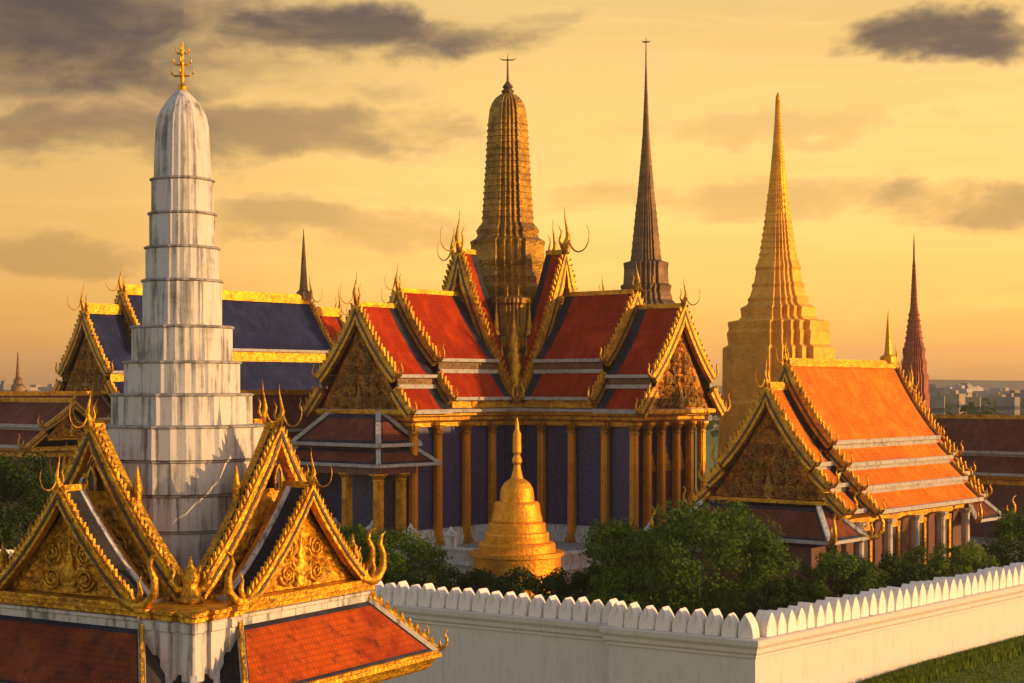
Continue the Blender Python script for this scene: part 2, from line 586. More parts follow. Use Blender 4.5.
def barge(mb, MP, s_a, s_b, prof, side, up, dn, tooth, th):
    """board along a gable slope with flame shaped teeth on its upper edge"""
    n = len(prof)
    pts = [Vector((w, z)) for w, z in prof]
    nor = []
    for i in range(n):
        d = (pts[min(i + 1, n - 1)] - pts[max(i - 1, 0)]).normalized()
        nor.append(Vector((-d.y, d.x)))
    i0 = len(mb.v)
    for i in range(n):
        p, q = pts[i], nor[i]
        o = p + q * up; c = p - q * dn
        if i == 0:
            o = Vector((0 if p.x < .05 else o.x, o.y + (up * .5 if p.x < .05 else 0)))
            if p.x < .05:
                c = Vector((0, p.y - dn * 1.5))
        for (a, s) in ((o, s_a), (o, s_b), (c, s_b), (c, s_a)):
            mb.v.append(MP(s, side * a.x, a.y))
    for i in range(n - 1):
        for k in range(4):
            a = i0 + i * 4 + k; b = i0 + i * 4 + (k + 1) % 4
            mb.f.append((a, b, b + 4, a + 4)); mb.uv.append(None)
    mb.f.append((i0, i0 + 1, i0 + 2, i0 + 3)); mb.uv.append(None)
    e = i0 + 4 * (n - 1)
    mb.f.append((e + 3, e + 2, e + 1, e)); mb.uv.append(None)
    # raised inner moulding
    sm = (s_a + s_b) / 2
    if tooth > 0:
        L = [0.0]
        for i in range(n - 1):
            L.append(L[-1] + (pts[i + 1] - pts[i]).length)
        m = max(2, int(L[-1] / tooth))
        for k in range(1, m):
            l = L[-1] * k / m
            i = max(j for j in range(n - 1) if L[j] <= l + 1e-6)
            t = (l - L[i]) / max(L[i + 1] - L[i], 1e-6)
            p = pts[i].lerp(pts[i + 1], t)
            d = (pts[i + 1] - pts[i]).normalized()
            q = Vector((-d.y, d.x))
            a = p - d * tooth * .36 + q * up * .9
            b = p + d * tooth * .36 + q * up * .9
            c = p + q * (up + tooth * .85 * random.uniform(.8, 1.2)) - d * tooth * random.uniform(.5, .8)
            v = [MP(sm - th * .3, side * x.x, x.y) for x in (a, b, c)] + [MP(sm + th * .3, side * x.x, x.y) for x in (a, b, c)]
            mb.mesh(v, [(0, 1, 2), (5, 4, 3), (0, 3, 4, 1), (1, 4, 5, 2), (2, 5, 3, 0)])


def tympanum(MP, s, zb, za, hw, sgn, amp, nrow=34, seed=0.0, freq=1.0):
    """gable field as a real carved surface"""
    mb = MB(); rows = []
    for r in range(nrow + 1):
        t = r / nrow
        half = hw * (1 - t) ** 1.08
        z = zb + (za - zb) * t
        m = max(2, int(nrow * 1.2 * (1 - t)) + 2)
        row = []
        for c in range(m + 1):
            w = -half + 2 * half * c / m
            edge = min(1.0, (half - abs(w)) / (hw * .12 + 1e-6), t * 8 + .001)
            sym = abs(w)
            q = Vector((sym * freq * 1.9 + seed, z * freq * 1.9, seed))
            wx = sym + .25 * noise.noise(q * .8); wz = z + .25 * noise.noise(q * .8 + Vector((9, 0, 0)))
            sc_ = math.sin(wx * freq * 4.2 + 2.0 * math.sin(wz * freq * 2.6)) * math.sin(wz * freq * 4.2 + 1.6 * math.sin(wx * freq * 3.0))
            h = noise.noise(q) * .30 + .50 * sc_ + abs(noise.noise(q * 2.3)) * .35 + noise.noise(q * 5.0) * .28
            ridge = .55 * max(0, 1 - abs((half - abs(w)) - hw * .16) / (hw * .05))
            row.append(len(mb.v)); mb.v.append(MP(s + sgn * (amp * max(0, edge) * h + amp * ridge), w, z))
        rows.append(row)
    for r in range(nrow):
        a, b = rows[r], rows[r + 1]
        i = j = 0
        while i < len(a) - 1 or j < len(b) - 1:
            ta = (i + 1) / (len(a) - 1) if i < len(a) - 1 else 9
            tb = (j + 1) / (len(b) - 1) if j < len(b) - 1 else 9
            if ta <= tb:
                mb.f.append((a[i], a[i + 1], b[j])); i += 1
            else:
                mb.f.append((a[i], b[j + 1], b[j])); j += 1
            mb.uv.append(None)
    return mb


def scrollwork(MP, s, zb, za, hw, sgn):
    """raised gilded scrolls and a central flame shaped boss on a gable field"""
    mb = MB()
    H = za - zb
    r = hw * (.135 if hw < 3 else .098)
    z = zb + r * 1.25
    row = 0
    while z < za - H * .30:
        half = hw * (1 - (z + r - zb) / H) * .93
        n = int((half - r * .9) / (2.05 * r)) + 1 if half > r * 1.9 else 0
        for k in range(n):
            w0 = r * 1.9 + k * 2.05 * r
            if w0 + r > half:
                break
            for side in (1, -1):
                pts, rad = [], []
                flip = 1 if (k + row) % 2 else -1
                for i in range(17):
                    t = i / 16
                    a = t * 4.2 * math.pi * flip + (math.pi if flip > 0 else 0)
                    q = r * (1.0 - .82 * t)
                    pts.append(MP(s + sgn * (.05 * hw * .3 + .10 * r * t), side * (w0 + q * math.cos(a)), z + q * math.sin(a)))
                    rad.append(r * (.17 - .05 * t))
                mb.tube(pts, rad, 5)
                p = pts[0]
                mb.tube([MP(s + sgn * .06 * r, side * (w0 - r * .9), z - r * .2), MP(s + sgn * .22 * r, side * (w0 - r * .95), z + r * .5), MP(s + sgn * .16 * r, side * (w0 - r * .5), z + r * 1.25)], [r * .2, r * .16, r * .03], 5)
        z += r * 2.0
        row += 1
    c = MB()
    prof = [(.9, 0), (1.0, .25), (.7, .45), (.95, .9), (1.05, 1.4), (.8, 1.9), (.45, 2.2), (.6, 2.5), (.45, 2.9), (.2, 3.4), (.02, 4.6)]
    n = 8
    i0 = len(mb.v)
    for q, zz in prof:
        for j in range(n):
            a = 2 * math.pi * j / n
            mb.v.append(MP(s + sgn * (.10 * r + q * r * .45 * math.sin(a)), q * r * math.cos(a), zb + .15 * r + zz * r))
    for k in range(len(prof) - 1):
        for j in range(n):
            a = i0 + k * n + j; b = i0 + k * n + (j + 1) % n
            mb.f.append((a, b, b + n, a + n)); mb.uv.append(None)
    return mb


def gable_run(root, axis, s0, s1, panels, mats, bw=.6, up=.12, tooth=.7, fin=2.2, foot=1.0, border=.8, trim=.22,
              tymp=None, ends=(1, -1), ridge=.35, curl=True, amp=.25, seed=1.0, th=.3, field_border=True, pale=None):
    """roof tier along one axis; panels is a list of (w0, z0, w1, z1) from ridge to eave"""
    MP = mapper(axis)
    segs = [(-s1, s1)] if s0 <= 0 else [(s0, s1), (-s1, -s0)]
    if len(ends) == 1 and s0 > 0:
        segs = [(s0, s1)] if ends[0] > 0 else [(-s1, -s0)]
    profs = [curve(*p, k=.30 if i == 0 else .12, n=6 if i == 0 else 3) for i, p in enumerate(panels)]
    for (a, b) in segs:
        closed_a = not (s0 > 0 and a >= 0)       # does this end carry a gable
        closed_b = not (s0 > 0 and b <= 0)
        ba = border * (.45 if closed_a else 1.0)
        bb = border * (.45 if closed_b else 1.0)
        cuts = [a, a + ba, b - bb, b]
        for side in (1, -1):
            for prof in profs:
                mbs = [MB(), MB(), MB()]
                vlen = 0
                for i in range(len(prof) - 1):
                    (w, z), (w2, z2) = prof[i], prof[i + 1]
                    l = math.hypot(w2 - w, z2 - z)
                    for c in range(3):
                        if cuts[c + 1] - cuts[c] < .01:
                            continue
                        u0, u1 = cuts[c], cuts[c + 1]
                        pts = [MP(u0, side * w, z), MP(u1, side * w, z), MP(u1, side * w2, z2), MP(u0, side * w2, z2)]
                        uv = [(u0, -vlen), (u1, -vlen), (u1, -vlen - l), (u0, -vlen - l)]
                        if (side > 0) == (axis == 'x'):
                            pts.reverse(); uv.reverse()
                        mbs[c].face(pts, uv)
                    vlen += l
                r = mbs[1].build('roof', mats['field'], root)
                for c in (0, 2):
                    if mbs[c].v:
                        mbs[c].build('roof_border', mats['border'], r)
                w, z = prof[-1]
                trm = MB()
                trm.beam(MP(a + .02, side * w, z + .01), MP(b - .02, side * w, z + .01), trim * 1.3, trim)
                trm.build('roof_edge', pale or M['grey_trim'], r)
        rdg = MB()
        z = panels[0][1]
        rdg.beam(MP(a + .05, 0, z + ridge * .3), MP(b - .05, 0, z + ridge * .3), ridge * 1.1, ridge * 1.3)
        rdg.beam(MP(a + .05, 0, z + ridge * 1.05), MP(b - .05, 0, z + ridge * 1.05), ridge * .6, ridge * .3)
        rdg.build('ridge', M['gold'], root)
    for e in ends:
        mb = MB()
        for prof in profs:
            for side in (1, -1):
                barge(mb, MP, e * (s1 - .08), e * (s1 + th), prof, side, up, bw, tooth, th)
        bo = mb.build('bargeboard', mats.get('barge', M['gold']), root)
        for prof in profs:
            for side in (1, -1):
                il = MB()
                barge(il, MP, e * (s1 + th - .01), e * (s1 + th + .035), prof, side, -bw * .30, bw * .58, 0, th)
                il.build('bargeboard_inlay', M['inlay'], bo)
        ou = Vector(MP(e, 0, 0))
        finial(MP(e * (s1 + th * .5), 0, panels[0][1] + up * 1.5), ou, fin, curl).build('roof_finial', M['gold'], bo, True)
        if foot > 0:
            for prof in profs:
                for side in (1, -1):
                    w, z = prof[-1]
                    foot_finial(MP(e * (s1 + th * .5), side * (w - .1), z), MP(0, side, 0), foot).build('eave_finial', M['gold'], bo, True)
        if tymp:
            zb, za, hw = tymp
            tympanum(MP, e * (s1 - .35), zb, za, hw, e, amp, seed=seed + e, freq=(6.0 if hw < 3 else 10.0) / hw, nrow=34 if hw < 3 else 60).build('gable_panel', mats['tymp'], root)
            gp = COL.objects[-1]
            scrollwork(MP, e * (s1 - .33 + (amp * .75 if hw > 3 else 0)), zb, za, hw, e).build('gable_scrollwork', M['gold'] if hw < 3 else mats.get('scroll', M['gold_far']), gp, True)
            c = MB()
            c.box(MP(e * (s1 - .12), 0, zb - bw * .30), tuple(abs(x) for x in MP(.5, hw * 2.1, bw * .45)))
            c.build('gable_sill', M['gold'], root)


def skirt(root, poly, prof, fieldmat, bordermat, edges=None, b=.3, trimr=.1, hipmat=None, goldline=True, hipfin=0.0):
    """lean-to roof round a polygon: framed tile fields, hip ribs and an eave line"""
    (o0, z0), (o1, z1) = prof
    A = offset(poly, o0); B = offset(poly, o1)
    n = len(poly); done = set()
    up = Vector((0, 0, trimr * .6))
    for j in range(n):
        if edges is not None and j not in edges:
            continue
        fld, brd = MB(), MB()
        k = (j + 1) % n
        p00, p10 = Vector((*A[j], z0)), Vector((*A[k], z0))
        p01, p11 = Vector((*B[j], z1)), Vector((*B[k], z1))
        lt, lb = (p10 - p00).length, (p11 - p01).length
        h = ((p00 + p10) / 2 - (p01 + p11) / 2).length
        ks = [0, b / h * .8, 1 - b / h, 1]

        def P(cu, t):
            L = lt + (lb - lt) * t
            e = min(.45, b / max(L, .01))
            s = (0, e, 1 - e, 1)[cu]
            return p00.lerp(p10, s).lerp(p01.lerp(p11, s), t)
        ex = (p11 - p01).normalized()
        for r in range(3):
            for c in range(3):
                pts = [P(c, ks[r]), P(c, ks[r + 1]), P(c + 1, ks[r + 1]), P(c + 1, ks[r])]
                uv = [((q - p01).dot(ex), -ks[r + (1 if i in (1, 2) else 0)] * h) for i, q in enumerate(pts)]
                (fld if (r == 1 and c == 1) else brd).face(pts, uv)
        o = fld.build('lower_roof', fieldmat(j) if callable(fieldmat) else fieldmat, root)
        brd.build('roof_border', bordermat, o)
        for v, (p, q) in ((j, (p00, p01)), (k, (p10, p11))):
            if v not in done:
                done.add(v)
                hip = MB(); hip.beam(p + up, q + up, trimr * 2.2, trimr * 1.6)
                hb = hip.build('hip_ridge', hipmat or M['grey_trim'], o)
                if hipfin > 0:
                    w = q - p; w.z = 0; w.normalize()
                    foot_finial(q - w * .1 + up, w, hipfin).build('hip_finial', M['gold'], o, True)
        eave = MB(); eave.beam(p01 + up * .3, p11 + up * .3, trimr * 1.8, trimr * 1.4)
        eave.build('eave_edge', M['gold'] if goldline else M['grey_trim'], o)


def column_parts(root, x, y, z0, z1, r, mats, proto):
    """gilded pillar: shaft > base, capital; copied from a first one"""
    if proto.get('c') is None:
        h = z1 - z0
        s = MB()
        s.lathe([(r, .9), (r * .92, h * .9)], PILLAR)
        c = s.build('column', mats[0], root)
        b = MB()
        b.lathe([(r * 1.6, 0), (r * 1.6, .28), (r * 1.3, .34), (r * 1.3, .6), (r * 1.12, .68), (r * 1.12, .9)], PILLAR)
        b.build('column_base', mats[1], c)
        k = MB()
        k.lathe([(r * .95, h * .9), (r * 1.05, h * .905), (r * 1.05, h * .92), (r * .9, h * .93), (r * 1.5, h * .975), (r * 1.6, h * .98), (r * 1.6, h)], PILLAR)
        k.build('capital', mats[1], c)
        proto['c'] = c
        c.location = (x, y, z0)
        return c
    src = proto['c']
    c = src.copy(); COL.objects.link(c); c.parent = root
    c.location = (x, y, z0)
    for ch in src.children:
        d = ch.copy(); COL.objects.link(d); d.parent = c
    return c


def cross_poly(hw, L, c):
    """cruciform outline with a square crossing, counter-clockwise"""
    q = [(L, -hw), (L, hw), (c, hw), (c, c), (hw, c)]
    out = []
    for k in range(4):
        for x, y in q:
            for _ in range(k):
                x, y = -y, x
            out.append((x, y))
    return out


def rect_poly(hx, hy):
    return [(hx, -hy), (hx, hy), (-hx, hy), (-hx, -hy)]


def px_profile(rows, cx_unused, scale, ybase):
    """[(y_px, halfwidth_px)] top to bottom -> [(r, z)] bottom to top"""
    return [(hw / scale, CAM_Z + (387 - y) / scale) for y, hw in reversed(rows)]


exec_order = []

# ------------------------------------------------------------------ ground
def build_ground():
    m, t, b = new_mat('ground')
    co = objco(t)
    n = t.noise(co, .12, 8, .65, .4)
    n2 = t.noise(co, 2.2, 6, .7)
    col = t.mix(t.smooth(n, .4, .62), (.095, .14, .012), (.13, .16, .02))
    col = t.mix(t.math('MULTIPLY', t.smooth(n2, .48, .7), .5), col, (.045, .070, .010))
    t.put(b.inputs['Base Color'], col)
    b.inputs['Roughness'].default_value = .95
    bump(t, b, n2, .5, .08)
    mb = MB()
    N = 40
    S = 2700
    def gz(x, y):
        f = lambda v, a, b: (lambda t: t * t * (3 - 2 * t))(min(1, max(0, (v - a) / (b - a))))
        return -.35 * f(y, 140, 112) - 1.7 * f(x, 26, -4) * f(y, 140, 112)
    xs = [-S, -900, -300] + list(range(-120, 121, 4)) + [300, 900, S]
    ys = [-600, -200] + list(range(-20, 161, 4)) + [400, 1500, S]
    for y in ys:
        for x in xs:
            mb.v.append((x, y, gz(x, y)))
    n = len(xs)
    for j in range(len(ys) - 1):
        for i in range(n - 1):
            k = j * n + i
            mb.f.append((k, k + 1, k + 1 + n, k + n)); mb.uv.append(None)
    g = mb.build('ground', m); g['kind'] = 'structure'
    # paved temple court inside the wall
    m2, t, b = new_mat('court_paving')
    co = objco(t)
    br = t.node('ShaderNodeTexBrick')
    t.put(br.inputs['Vector'], co)
    br.inputs['Color1'].default_value = (.22, .19, .16, 1)
    br.inputs['Color2'].default_value = (.27, .23, .19, 1)
    br.inputs['Mortar'].default_value = (.12, .10, .09, 1)
    br.inputs['Scale'].default_value = .8
    t.put(b.inputs['Base Color'], br.outputs['Color'])
    b.inputs['Roughness'].default_value = .85
    mb = MB()
    c = Vector((12.5, 84.5)); u = Vector((math.cos(R(48)), math.sin(R(48)))); v = Vector((math.cos(R(147.5)), math.sin(R(147.5))))
    q = [c, c + u * 150, c + u * 150 + v * 180, c + v * 110]
    mb.face([(p.x, p.y, .004) for p in q])
    o = mb.build('paved_court', m2); o['kind'] = 'structure'


build_ground()


# ------------------------------------------------------------------ boundary wall with merlons
def build_wall():
    c = Vector((12.5, 82.2))
    ur = Vector((math.cos(R(47.6)), math.sin(R(47.6))))
    vl = Vector((math.cos(R(147.5)), math.sin(R(147.5))))
    root = thing('boundary_wall', 'long white crenellated boundary wall with a jutting corner below the temple garden', 'wall', (c.x, c.y, 0))
    T = 1.5
    inn = (ur + vl)
    nl = Vector((-vl.y, vl.x))    # outward of left wing (towards viewer)
    if nl.y > 0: nl = -nl
    nr = Vector((ur.y, -ur.x))
    bl = 8.6     # length of the projecting bay on the left wing
    jog = .8
    # outer outline of the wall as seen from above, then offset inwards
    pts_out = [ur * 62, Vector((0, 0)), vl * bl, vl * bl - nl * jog, vl * 66 - nl * jog]

    def inset(line, d):
        out = []
        for i, p in enumerate(line):
            a = line[max(i - 1, 0)]; b = line[min(i + 1, len(line) - 1)]
            if i in (0, len(line) - 1):
                e = (b - a).normalized()
                n = Vector((e.y, -e.x))
                out.append(p + n * d)
            else:
                e1 = (p - a).normalized(); e2 = (b - p).normalized()
                n1 = Vector((e1.y, -e1.x)); n2 = Vector((e2.y, -e2.x))
                out.append(p + (n1 + n2) * (d / (1 + n1.dot(n2))))
        return out

    def ribbon(mb, prof):
        loops = [inset(pts_out, o) for o, z in prof]
        m = len(prof); n = len(pts_out)
        i0 = len(mb.v)
        for (o, z), lp in zip(prof, loops):
            mb.v += [(p.x, p.y, z) for p in lp]
        for k in range(m):
            k2 = (k + 1) % m
            for j in range(n - 1):
                mb.f.append((i0 + k * n + j, i0 + k * n + j + 1, i0 + k2 * n + j + 1, i0 + k2 * n + j)); mb.uv.append(None)
        for j in (0, n - 1):
            mb.f.append(tuple(i0 + k * n + j for k in range(m))); mb.uv.append(None)
    # inset sign: positive d must go inside
    sgn = 1 if (inset(pts_out, 1.0)[1] - pts_out[1]).dot(inn) > 0 else -1

    def pr(lst):
        return [(sgn * o, z) for o, z in lst]
    mb = MB()
    ribbon(mb, pr([(0, -3), (0, 2.02), (T, 2.02), (T, -3)]))
    mb.build('wall_body', M['wall_white'], root)
    mb = MB()
    ribbon(mb, pr([(0.01, 2.02), (-.10, 2.06), (-.10, 2.20), (-.20, 2.32), (-.22, 2.52), (-.36, 2.72), (-.40, 2.98), (-.30, 3.03), (T + .2, 3.03), (T + .2, 2.02)]))
    mb.build('cornice', M['wall_white'], root)
    # merlons: thick rounded leaf shaped blocks
    def merlon_mesh():
        mb = MB()
        prof = [(-.60, 0), (-.61, .20), (-.57, .48), (-.46, .76), (-.30, 1.00), (-.13, 1.19), (0, 1.30), (.13, 1.19), (.30, 1.00), (.46, .76), (.57, .48), (.61, .20), (.60, 0)]
        d = .42
        rings = []
        for (k, yy) in ((.90, -d), (1.0, -d + .10), (1.0, d - .10), (.90, d)):
            rings.append([(x * k, yy, z * (1 if k == 1 else .97)) for x, z in prof])
        n = len(prof); vs = [p for r in rings for p in r]
        fs = []
        for r in range(3):
            for j in range(n - 1):
                fs.append((r * n + j, r * n + j + 1, (r + 1) * n + j + 1, (r + 1) * n + j))
        fs.append(tuple(range(n))[::-1]); fs.append(tuple(3 * n + j for j in range(n)))
        mb.mesh(vs, fs)
        return mb
    spots = []
    for (p0, d, nn, a, b, step) in [(Vector((0, 0)), vl, nl, .55, bl - .1, .96), (vl * bl - nl * jog, vl, nl, .45, 56, .96), (Vector((0, 0)), ur, nr, 1.5, 50, .96)]:
        x = a
        while x < b:
            p = p0 + d * x - nn * .42
            sc = random.uniform(.94, 1.06)
            spots.append((p, (random.uniform(-.03, .03), random.uniform(-.04, .04), math.atan2(d.y, d.x) + random.uniform(-.06, .06)), (.76 * sc, sc, random.uniform(.90, 1.04))))
            x += step * random.uniform(.96, 1.04)
    spots.sort(key=lambda q: (q[0] + c).length)
    first = merlon_mesh().build('merlon', M['merlon'], root)
    rest = MB()
    for i, (p, ro, sc) in enumerate(spots):
        if i < 100:
            o = first
            if i:
                o = first.copy(); COL.objects.link(o); o.parent = root
            o.location = (p.x, p.y, 3.03); o.rotation_euler = ro; o.scale = sc
        else:
            src = merlon_mesh()
            ca, sa = math.cos(ro[2]), math.sin(ro[2])
            rest.mesh([(p.x + x * sc[0] * ca - y * sc[1] * sa, p.y + x * sc[0] * sa + y * sc[1] * ca, 3.03 + z * sc[2]) for x, y, z in src.v], src.f)
    o = rest.build('merlon_row', M['merlon'], root); o['kind'] = 'stuff'


build_wall()


# ------------------------------------------------------------------ foreground pavilion with white prang
def build_pavilion():
    root = thing('corner_pavilion', 'nearest pavilion, gilded crossed gables round a tall stepped white prang tower', 'pavilion', (-10.3, 50, 0), -31)
    poly = cross_poly(2.95, 4.85, 3.85)
    mb = MB(); mb.prism(offset(poly, -.15), 0, 9.3)
    mb.build('wall', M['wall_white'], root)
    mb = MB()
    mb.sweep(poly, [(-.2, 9.30), (.10, 9.30), (.10, 9.50), (.16, 9.53), (.16, 9.62), (.05, 9.64), (-.3, 9.64)], False)
    mb.build('white_cornice', M['white'], root)
    mb = MB()
    mb.sweep(poly, [(.02, 9.64), (.24, 9.68), (.24, 9.80), (.32, 9.83), (.32, 9.93), (.10, 9.97), (-.6, 9.97)], False)
    mb.build('gold_cornice', M['gold'], root)
    mb = MB(); mb.prism(offset(poly, -.3), 9.4, 9.92)
    mb.build('roof_deck', M['grey_trim'], root)
    dark = dict(field=M['slate_tile'], border=M['gold'], tymp=M['gold_carved'])
    for ax in ('x', 'y'):
        gable_run(root, ax, 3.3, 3.80, [(0, 14.8, 3.75, 10.1)], dark, bw=.34, up=.07, tooth=.22, fin=1.25, foot=0, border=.25, trim=.08,
                  tymp=(10.1, 14.2, 2.95), ridge=.12, amp=.14, seed=3.1, th=.16)
        gable_run(root, ax, 3.97, 5.0, [(0, 13.05, 2.9, 10.0)], dark, bw=.26, up=.06, tooth=.2, fin=1.0, foot=.85, border=.30, trim=.08,
                  tymp=(10.05, 12.75, 2.62), ridge=.12, amp=.20, seed=5.3, th=.16)
        MP = mapper(ax)
        for e in (1, -1):
            for (sp, zc, hw, hh) in ((3.52, 13.3, .11, .34),):
                fr = MB()
                loop = [(-hw, -hh), (hw, -hh), (hw * 1.1, 0), (hw * .7, hh * .55), (0, hh), (-hw * .7, hh * .55), (-hw * 1.1, 0)]
                vs = [MP(e * (sp + .30), w, zc + z) for w, z in loop] + [MP(e * (sp - .1), w, zc + z) for w, z in loop]
                n = len(loop)
                fr.mesh(vs, [tuple(range(n)), tuple(reversed(range(n, 2 * n)))] + [(k, (k + 1) % n, n + (k + 1) % n, n + k) for k in range(n)])
                nb = fr.build('gable_niche', M['dark'], root)
                fr = MB()
                for k in range(n):
                    p, q = loop[k], loop[(k + 1) % n]
                    fr.beam(MP(e * (sp + .31), p[0] * 1.3, zc + p[1] * 1.1), MP(e * (sp + .31), q[0] * 1.3, zc + q[1] * 1.1), .06, .06, up=MP(1, 0, 0))
                fr.build('niche_frame', M['gold'], nb)
        # pale batten on the short roof slopes
        MP = mapper(ax)
        for e in (1, -1):
            pr = curve(0, 13.05, 2.9, 10.0, k=.30, n=6)
            for side in (1, -1):
                mb = MB()
                for i in range(len(pr) - 1):
                    (w, z), (w2, z2) = pr[i], pr[i + 1]
                    mb.beam(MP(e * 4.28, side * w, z + .03), MP(e * 4.28, side * w2, z2 + .03), .17, .07, up=MP(0, side * .7, .7))
                mb.build('roof_batten', M['white'], root)
    # lower tiled skirt
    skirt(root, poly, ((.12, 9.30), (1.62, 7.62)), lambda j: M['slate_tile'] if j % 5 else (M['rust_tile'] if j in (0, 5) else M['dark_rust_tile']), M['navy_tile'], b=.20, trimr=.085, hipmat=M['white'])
    mb = MB()
    mb.sweep(poly, [(1.60, 7.62), (1.74, 7.60), (1.76, 7.48), (1.60, 7.42), (1.50, 7.16), (1.30, 7.05), (.2, 7.0)], False)
    mb.build('eave_fascia', M['gold'], root)
    # gilded crest boards running down the hips of the skirt at the arm corners
    A, B = offset(poly, .12), offset(poly, 1.62)
    for j in range(20):
        if j % 5 in (0, 1):
            p, q = Vector((*A[j], 9.42)), Vector((*B[j], 7.72))
            mb = MB(); mb.beam(p, q, .14, .22)
            d = (q - p); m = 9
            sd = d.cross(Vector((0, 0, 1))).normalized() * .04
            for i in range(m):
                a = p + d * ((i + .1) / m) + Vector((0, 0, .1)); b2 = p + d * ((i + .9) / m) + Vector((0, 0, .1)); c = p + d * ((i + .45) / m) + Vector((0, 0, .36))
                mb.mesh([a - sd, b2 - sd, c - sd, a + sd, b2 + sd, c + sd], [(0, 1, 2), (5, 4, 3), (0, 3, 4, 1), (1, 4, 5, 2), (2, 5, 3, 0)])
            hb = mb.build('hip_crest', M['gold'], root)
            w = d.copy(); w.z = 0; w.normalize()
            foot_finial(q, w, .34).build('hip_finial', M['gold'], hb, True)
    # white fluted piers in the re-entrant corners
    for sx in (1, -1):
        for sy in (-sx,):
            mb = MB()
            mb.lathe([(.95, 6.6), (.95, 9.32), (1.0, 9.36), (1.0, 9.58), (.95, 9.62)], PIER, (4.15 * sx, 4.15 * sy))
            pi = mb.build('corner_pier', M['white'], root)
            mb = MB()
            mb.lathe([(.96, 9.622), (1.06, 9.66), (1.06, 9.78), (1.14, 9.82), (1.14, 9.92), (.95, 9.955)], PIER, (4.15 * sx, 4.15 * sy))
            mb.build('pier_cap', M['gold'], pi)
    # corner guardian ornaments at the foot of the valley between the gables
    for sx in (1, -1):
        for sy in (1, -1):
            x, y = 3.78 * sx, 3.78 * sy
            mb = MB()
            mb.lathe([(.36, 9.95), (.36, 10.1), (.27, 10.14), (.30, 10.28), (.20, 10.4), (.25, 10.55), (.27, 10.68), (.15, 10.8), (.18, 10.88), (.08, 11.0), (.015, 11.3)], circle(12), (x, y))
            d1 = Vector((sx, -sy, 0)).normalized(); b = Vector((x, y, 10.3))
            for s in (1, -1):
                mb.tube([b, b + d1 * s * .36 + Vector((0, 0, .03)), b + d1 * s * .54 + Vector((0, 0, .26)), b + d1 * s * .44 + Vector((0, 0, .55)), b + d1 * s * .58 + Vector((0, 0, .72))],
                        [.11, .11, .085, .05, .015], 6)
                mb.tube([b + Vector((0, 0, .35)), b + d1 * s * .22 + Vector((0, 0, .44)), b + d1 * s * .28 + Vector((0, 0, .7))], [.07, .06, .02], 6)
            mb.build('corner_ornament', M['gold'], root, True)
    # prang: stepped tiers, ribbed dome and trident finial
    sc = 32.0
    tiers = [(179, 213, 30.5, 30.5), (213, 247, 32.5, 32.5), (247, 280, 36, 36), (280, 326, 39, 39), (326, 361, 49.5, 49.5), (361, 393, 57, 57),
             (393, 424, 69, 69.5), (424, 457, 80, 81), (457, 490, 78, 78), (490, 525, 76, 76), (525, 600, 74, 74)]
    zf = lambda y: CAM_Z + (387 - y) / sc
    rows = [(88, 2), (92, 6), (97, 11), (103, 16.5), (110, 21), (118, 24.3), (127, 26), (140, 26.8), (160, 27.5), (179.2, 28)]
    mb = MB(); mb.lathe([(hw / sc, zf(y)) for y, hw in reversed(rows)], SOFT)
    dome = mb.build('prang_dome', M['white'], root)
    for (ya, yb, ha, hb) in tiers:
        za, zb = zf(ya), zf(yb)
        mb = MB()
        e = .055
        mb.lathe([(hb / sc, zb + .004), (ha / sc, za - .10)], SOFT)
        ti = mb.build('prang_tier', M['white'], dome)
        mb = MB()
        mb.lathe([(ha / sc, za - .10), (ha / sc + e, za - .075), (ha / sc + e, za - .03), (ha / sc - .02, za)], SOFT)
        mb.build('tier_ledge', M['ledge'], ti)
    mb = MB()
    zt = zf(90)
    mb.lathe([(.14, zt - .05), (.16, zt + .1), (.07, zt + .2), (.055, zt + 1.2), (.02, zt + 1.5)], circle(8))
    for k, zz in enumerate((.45, .8, 1.15)):
        for an in range(4):
            a = R(31 + an * 90)
            d = Vector((math.cos(a), math.sin(a), 0)); b = Vector((0, 0, zt + zz))
            L = (.34, .27, .2)[k]
            mb.tube([b, b + d * L * .7 + Vector((0, 0, -.02)), b + d * L + Vector((0, 0, .08)), b + d * L * 1.05 + Vector((0, 0, .2))], [.035, .035, .03, .01], 5)
    mb.build('prang_finial', M['gold'], dome, False)
    # small gilded spikes standing on the deck beside the tower
    for (x, y) in ((1.4, -3.4), (3.4, -1.4), (-1.4, -3.4), (3.4, 1.4)):
        mb = MB(); mb.lathe([(.16, 9.95), (.16, 10.3), (.07, 10.5), (.10, 12.3), (.15, 12.4), (.15, 12.55), (.11, 12.7), (.14, 13.1), (.01, 13.7)], circle(8), (x, y))
        mb.build('deck_finial', M['gold'], root)


build_pavilion()


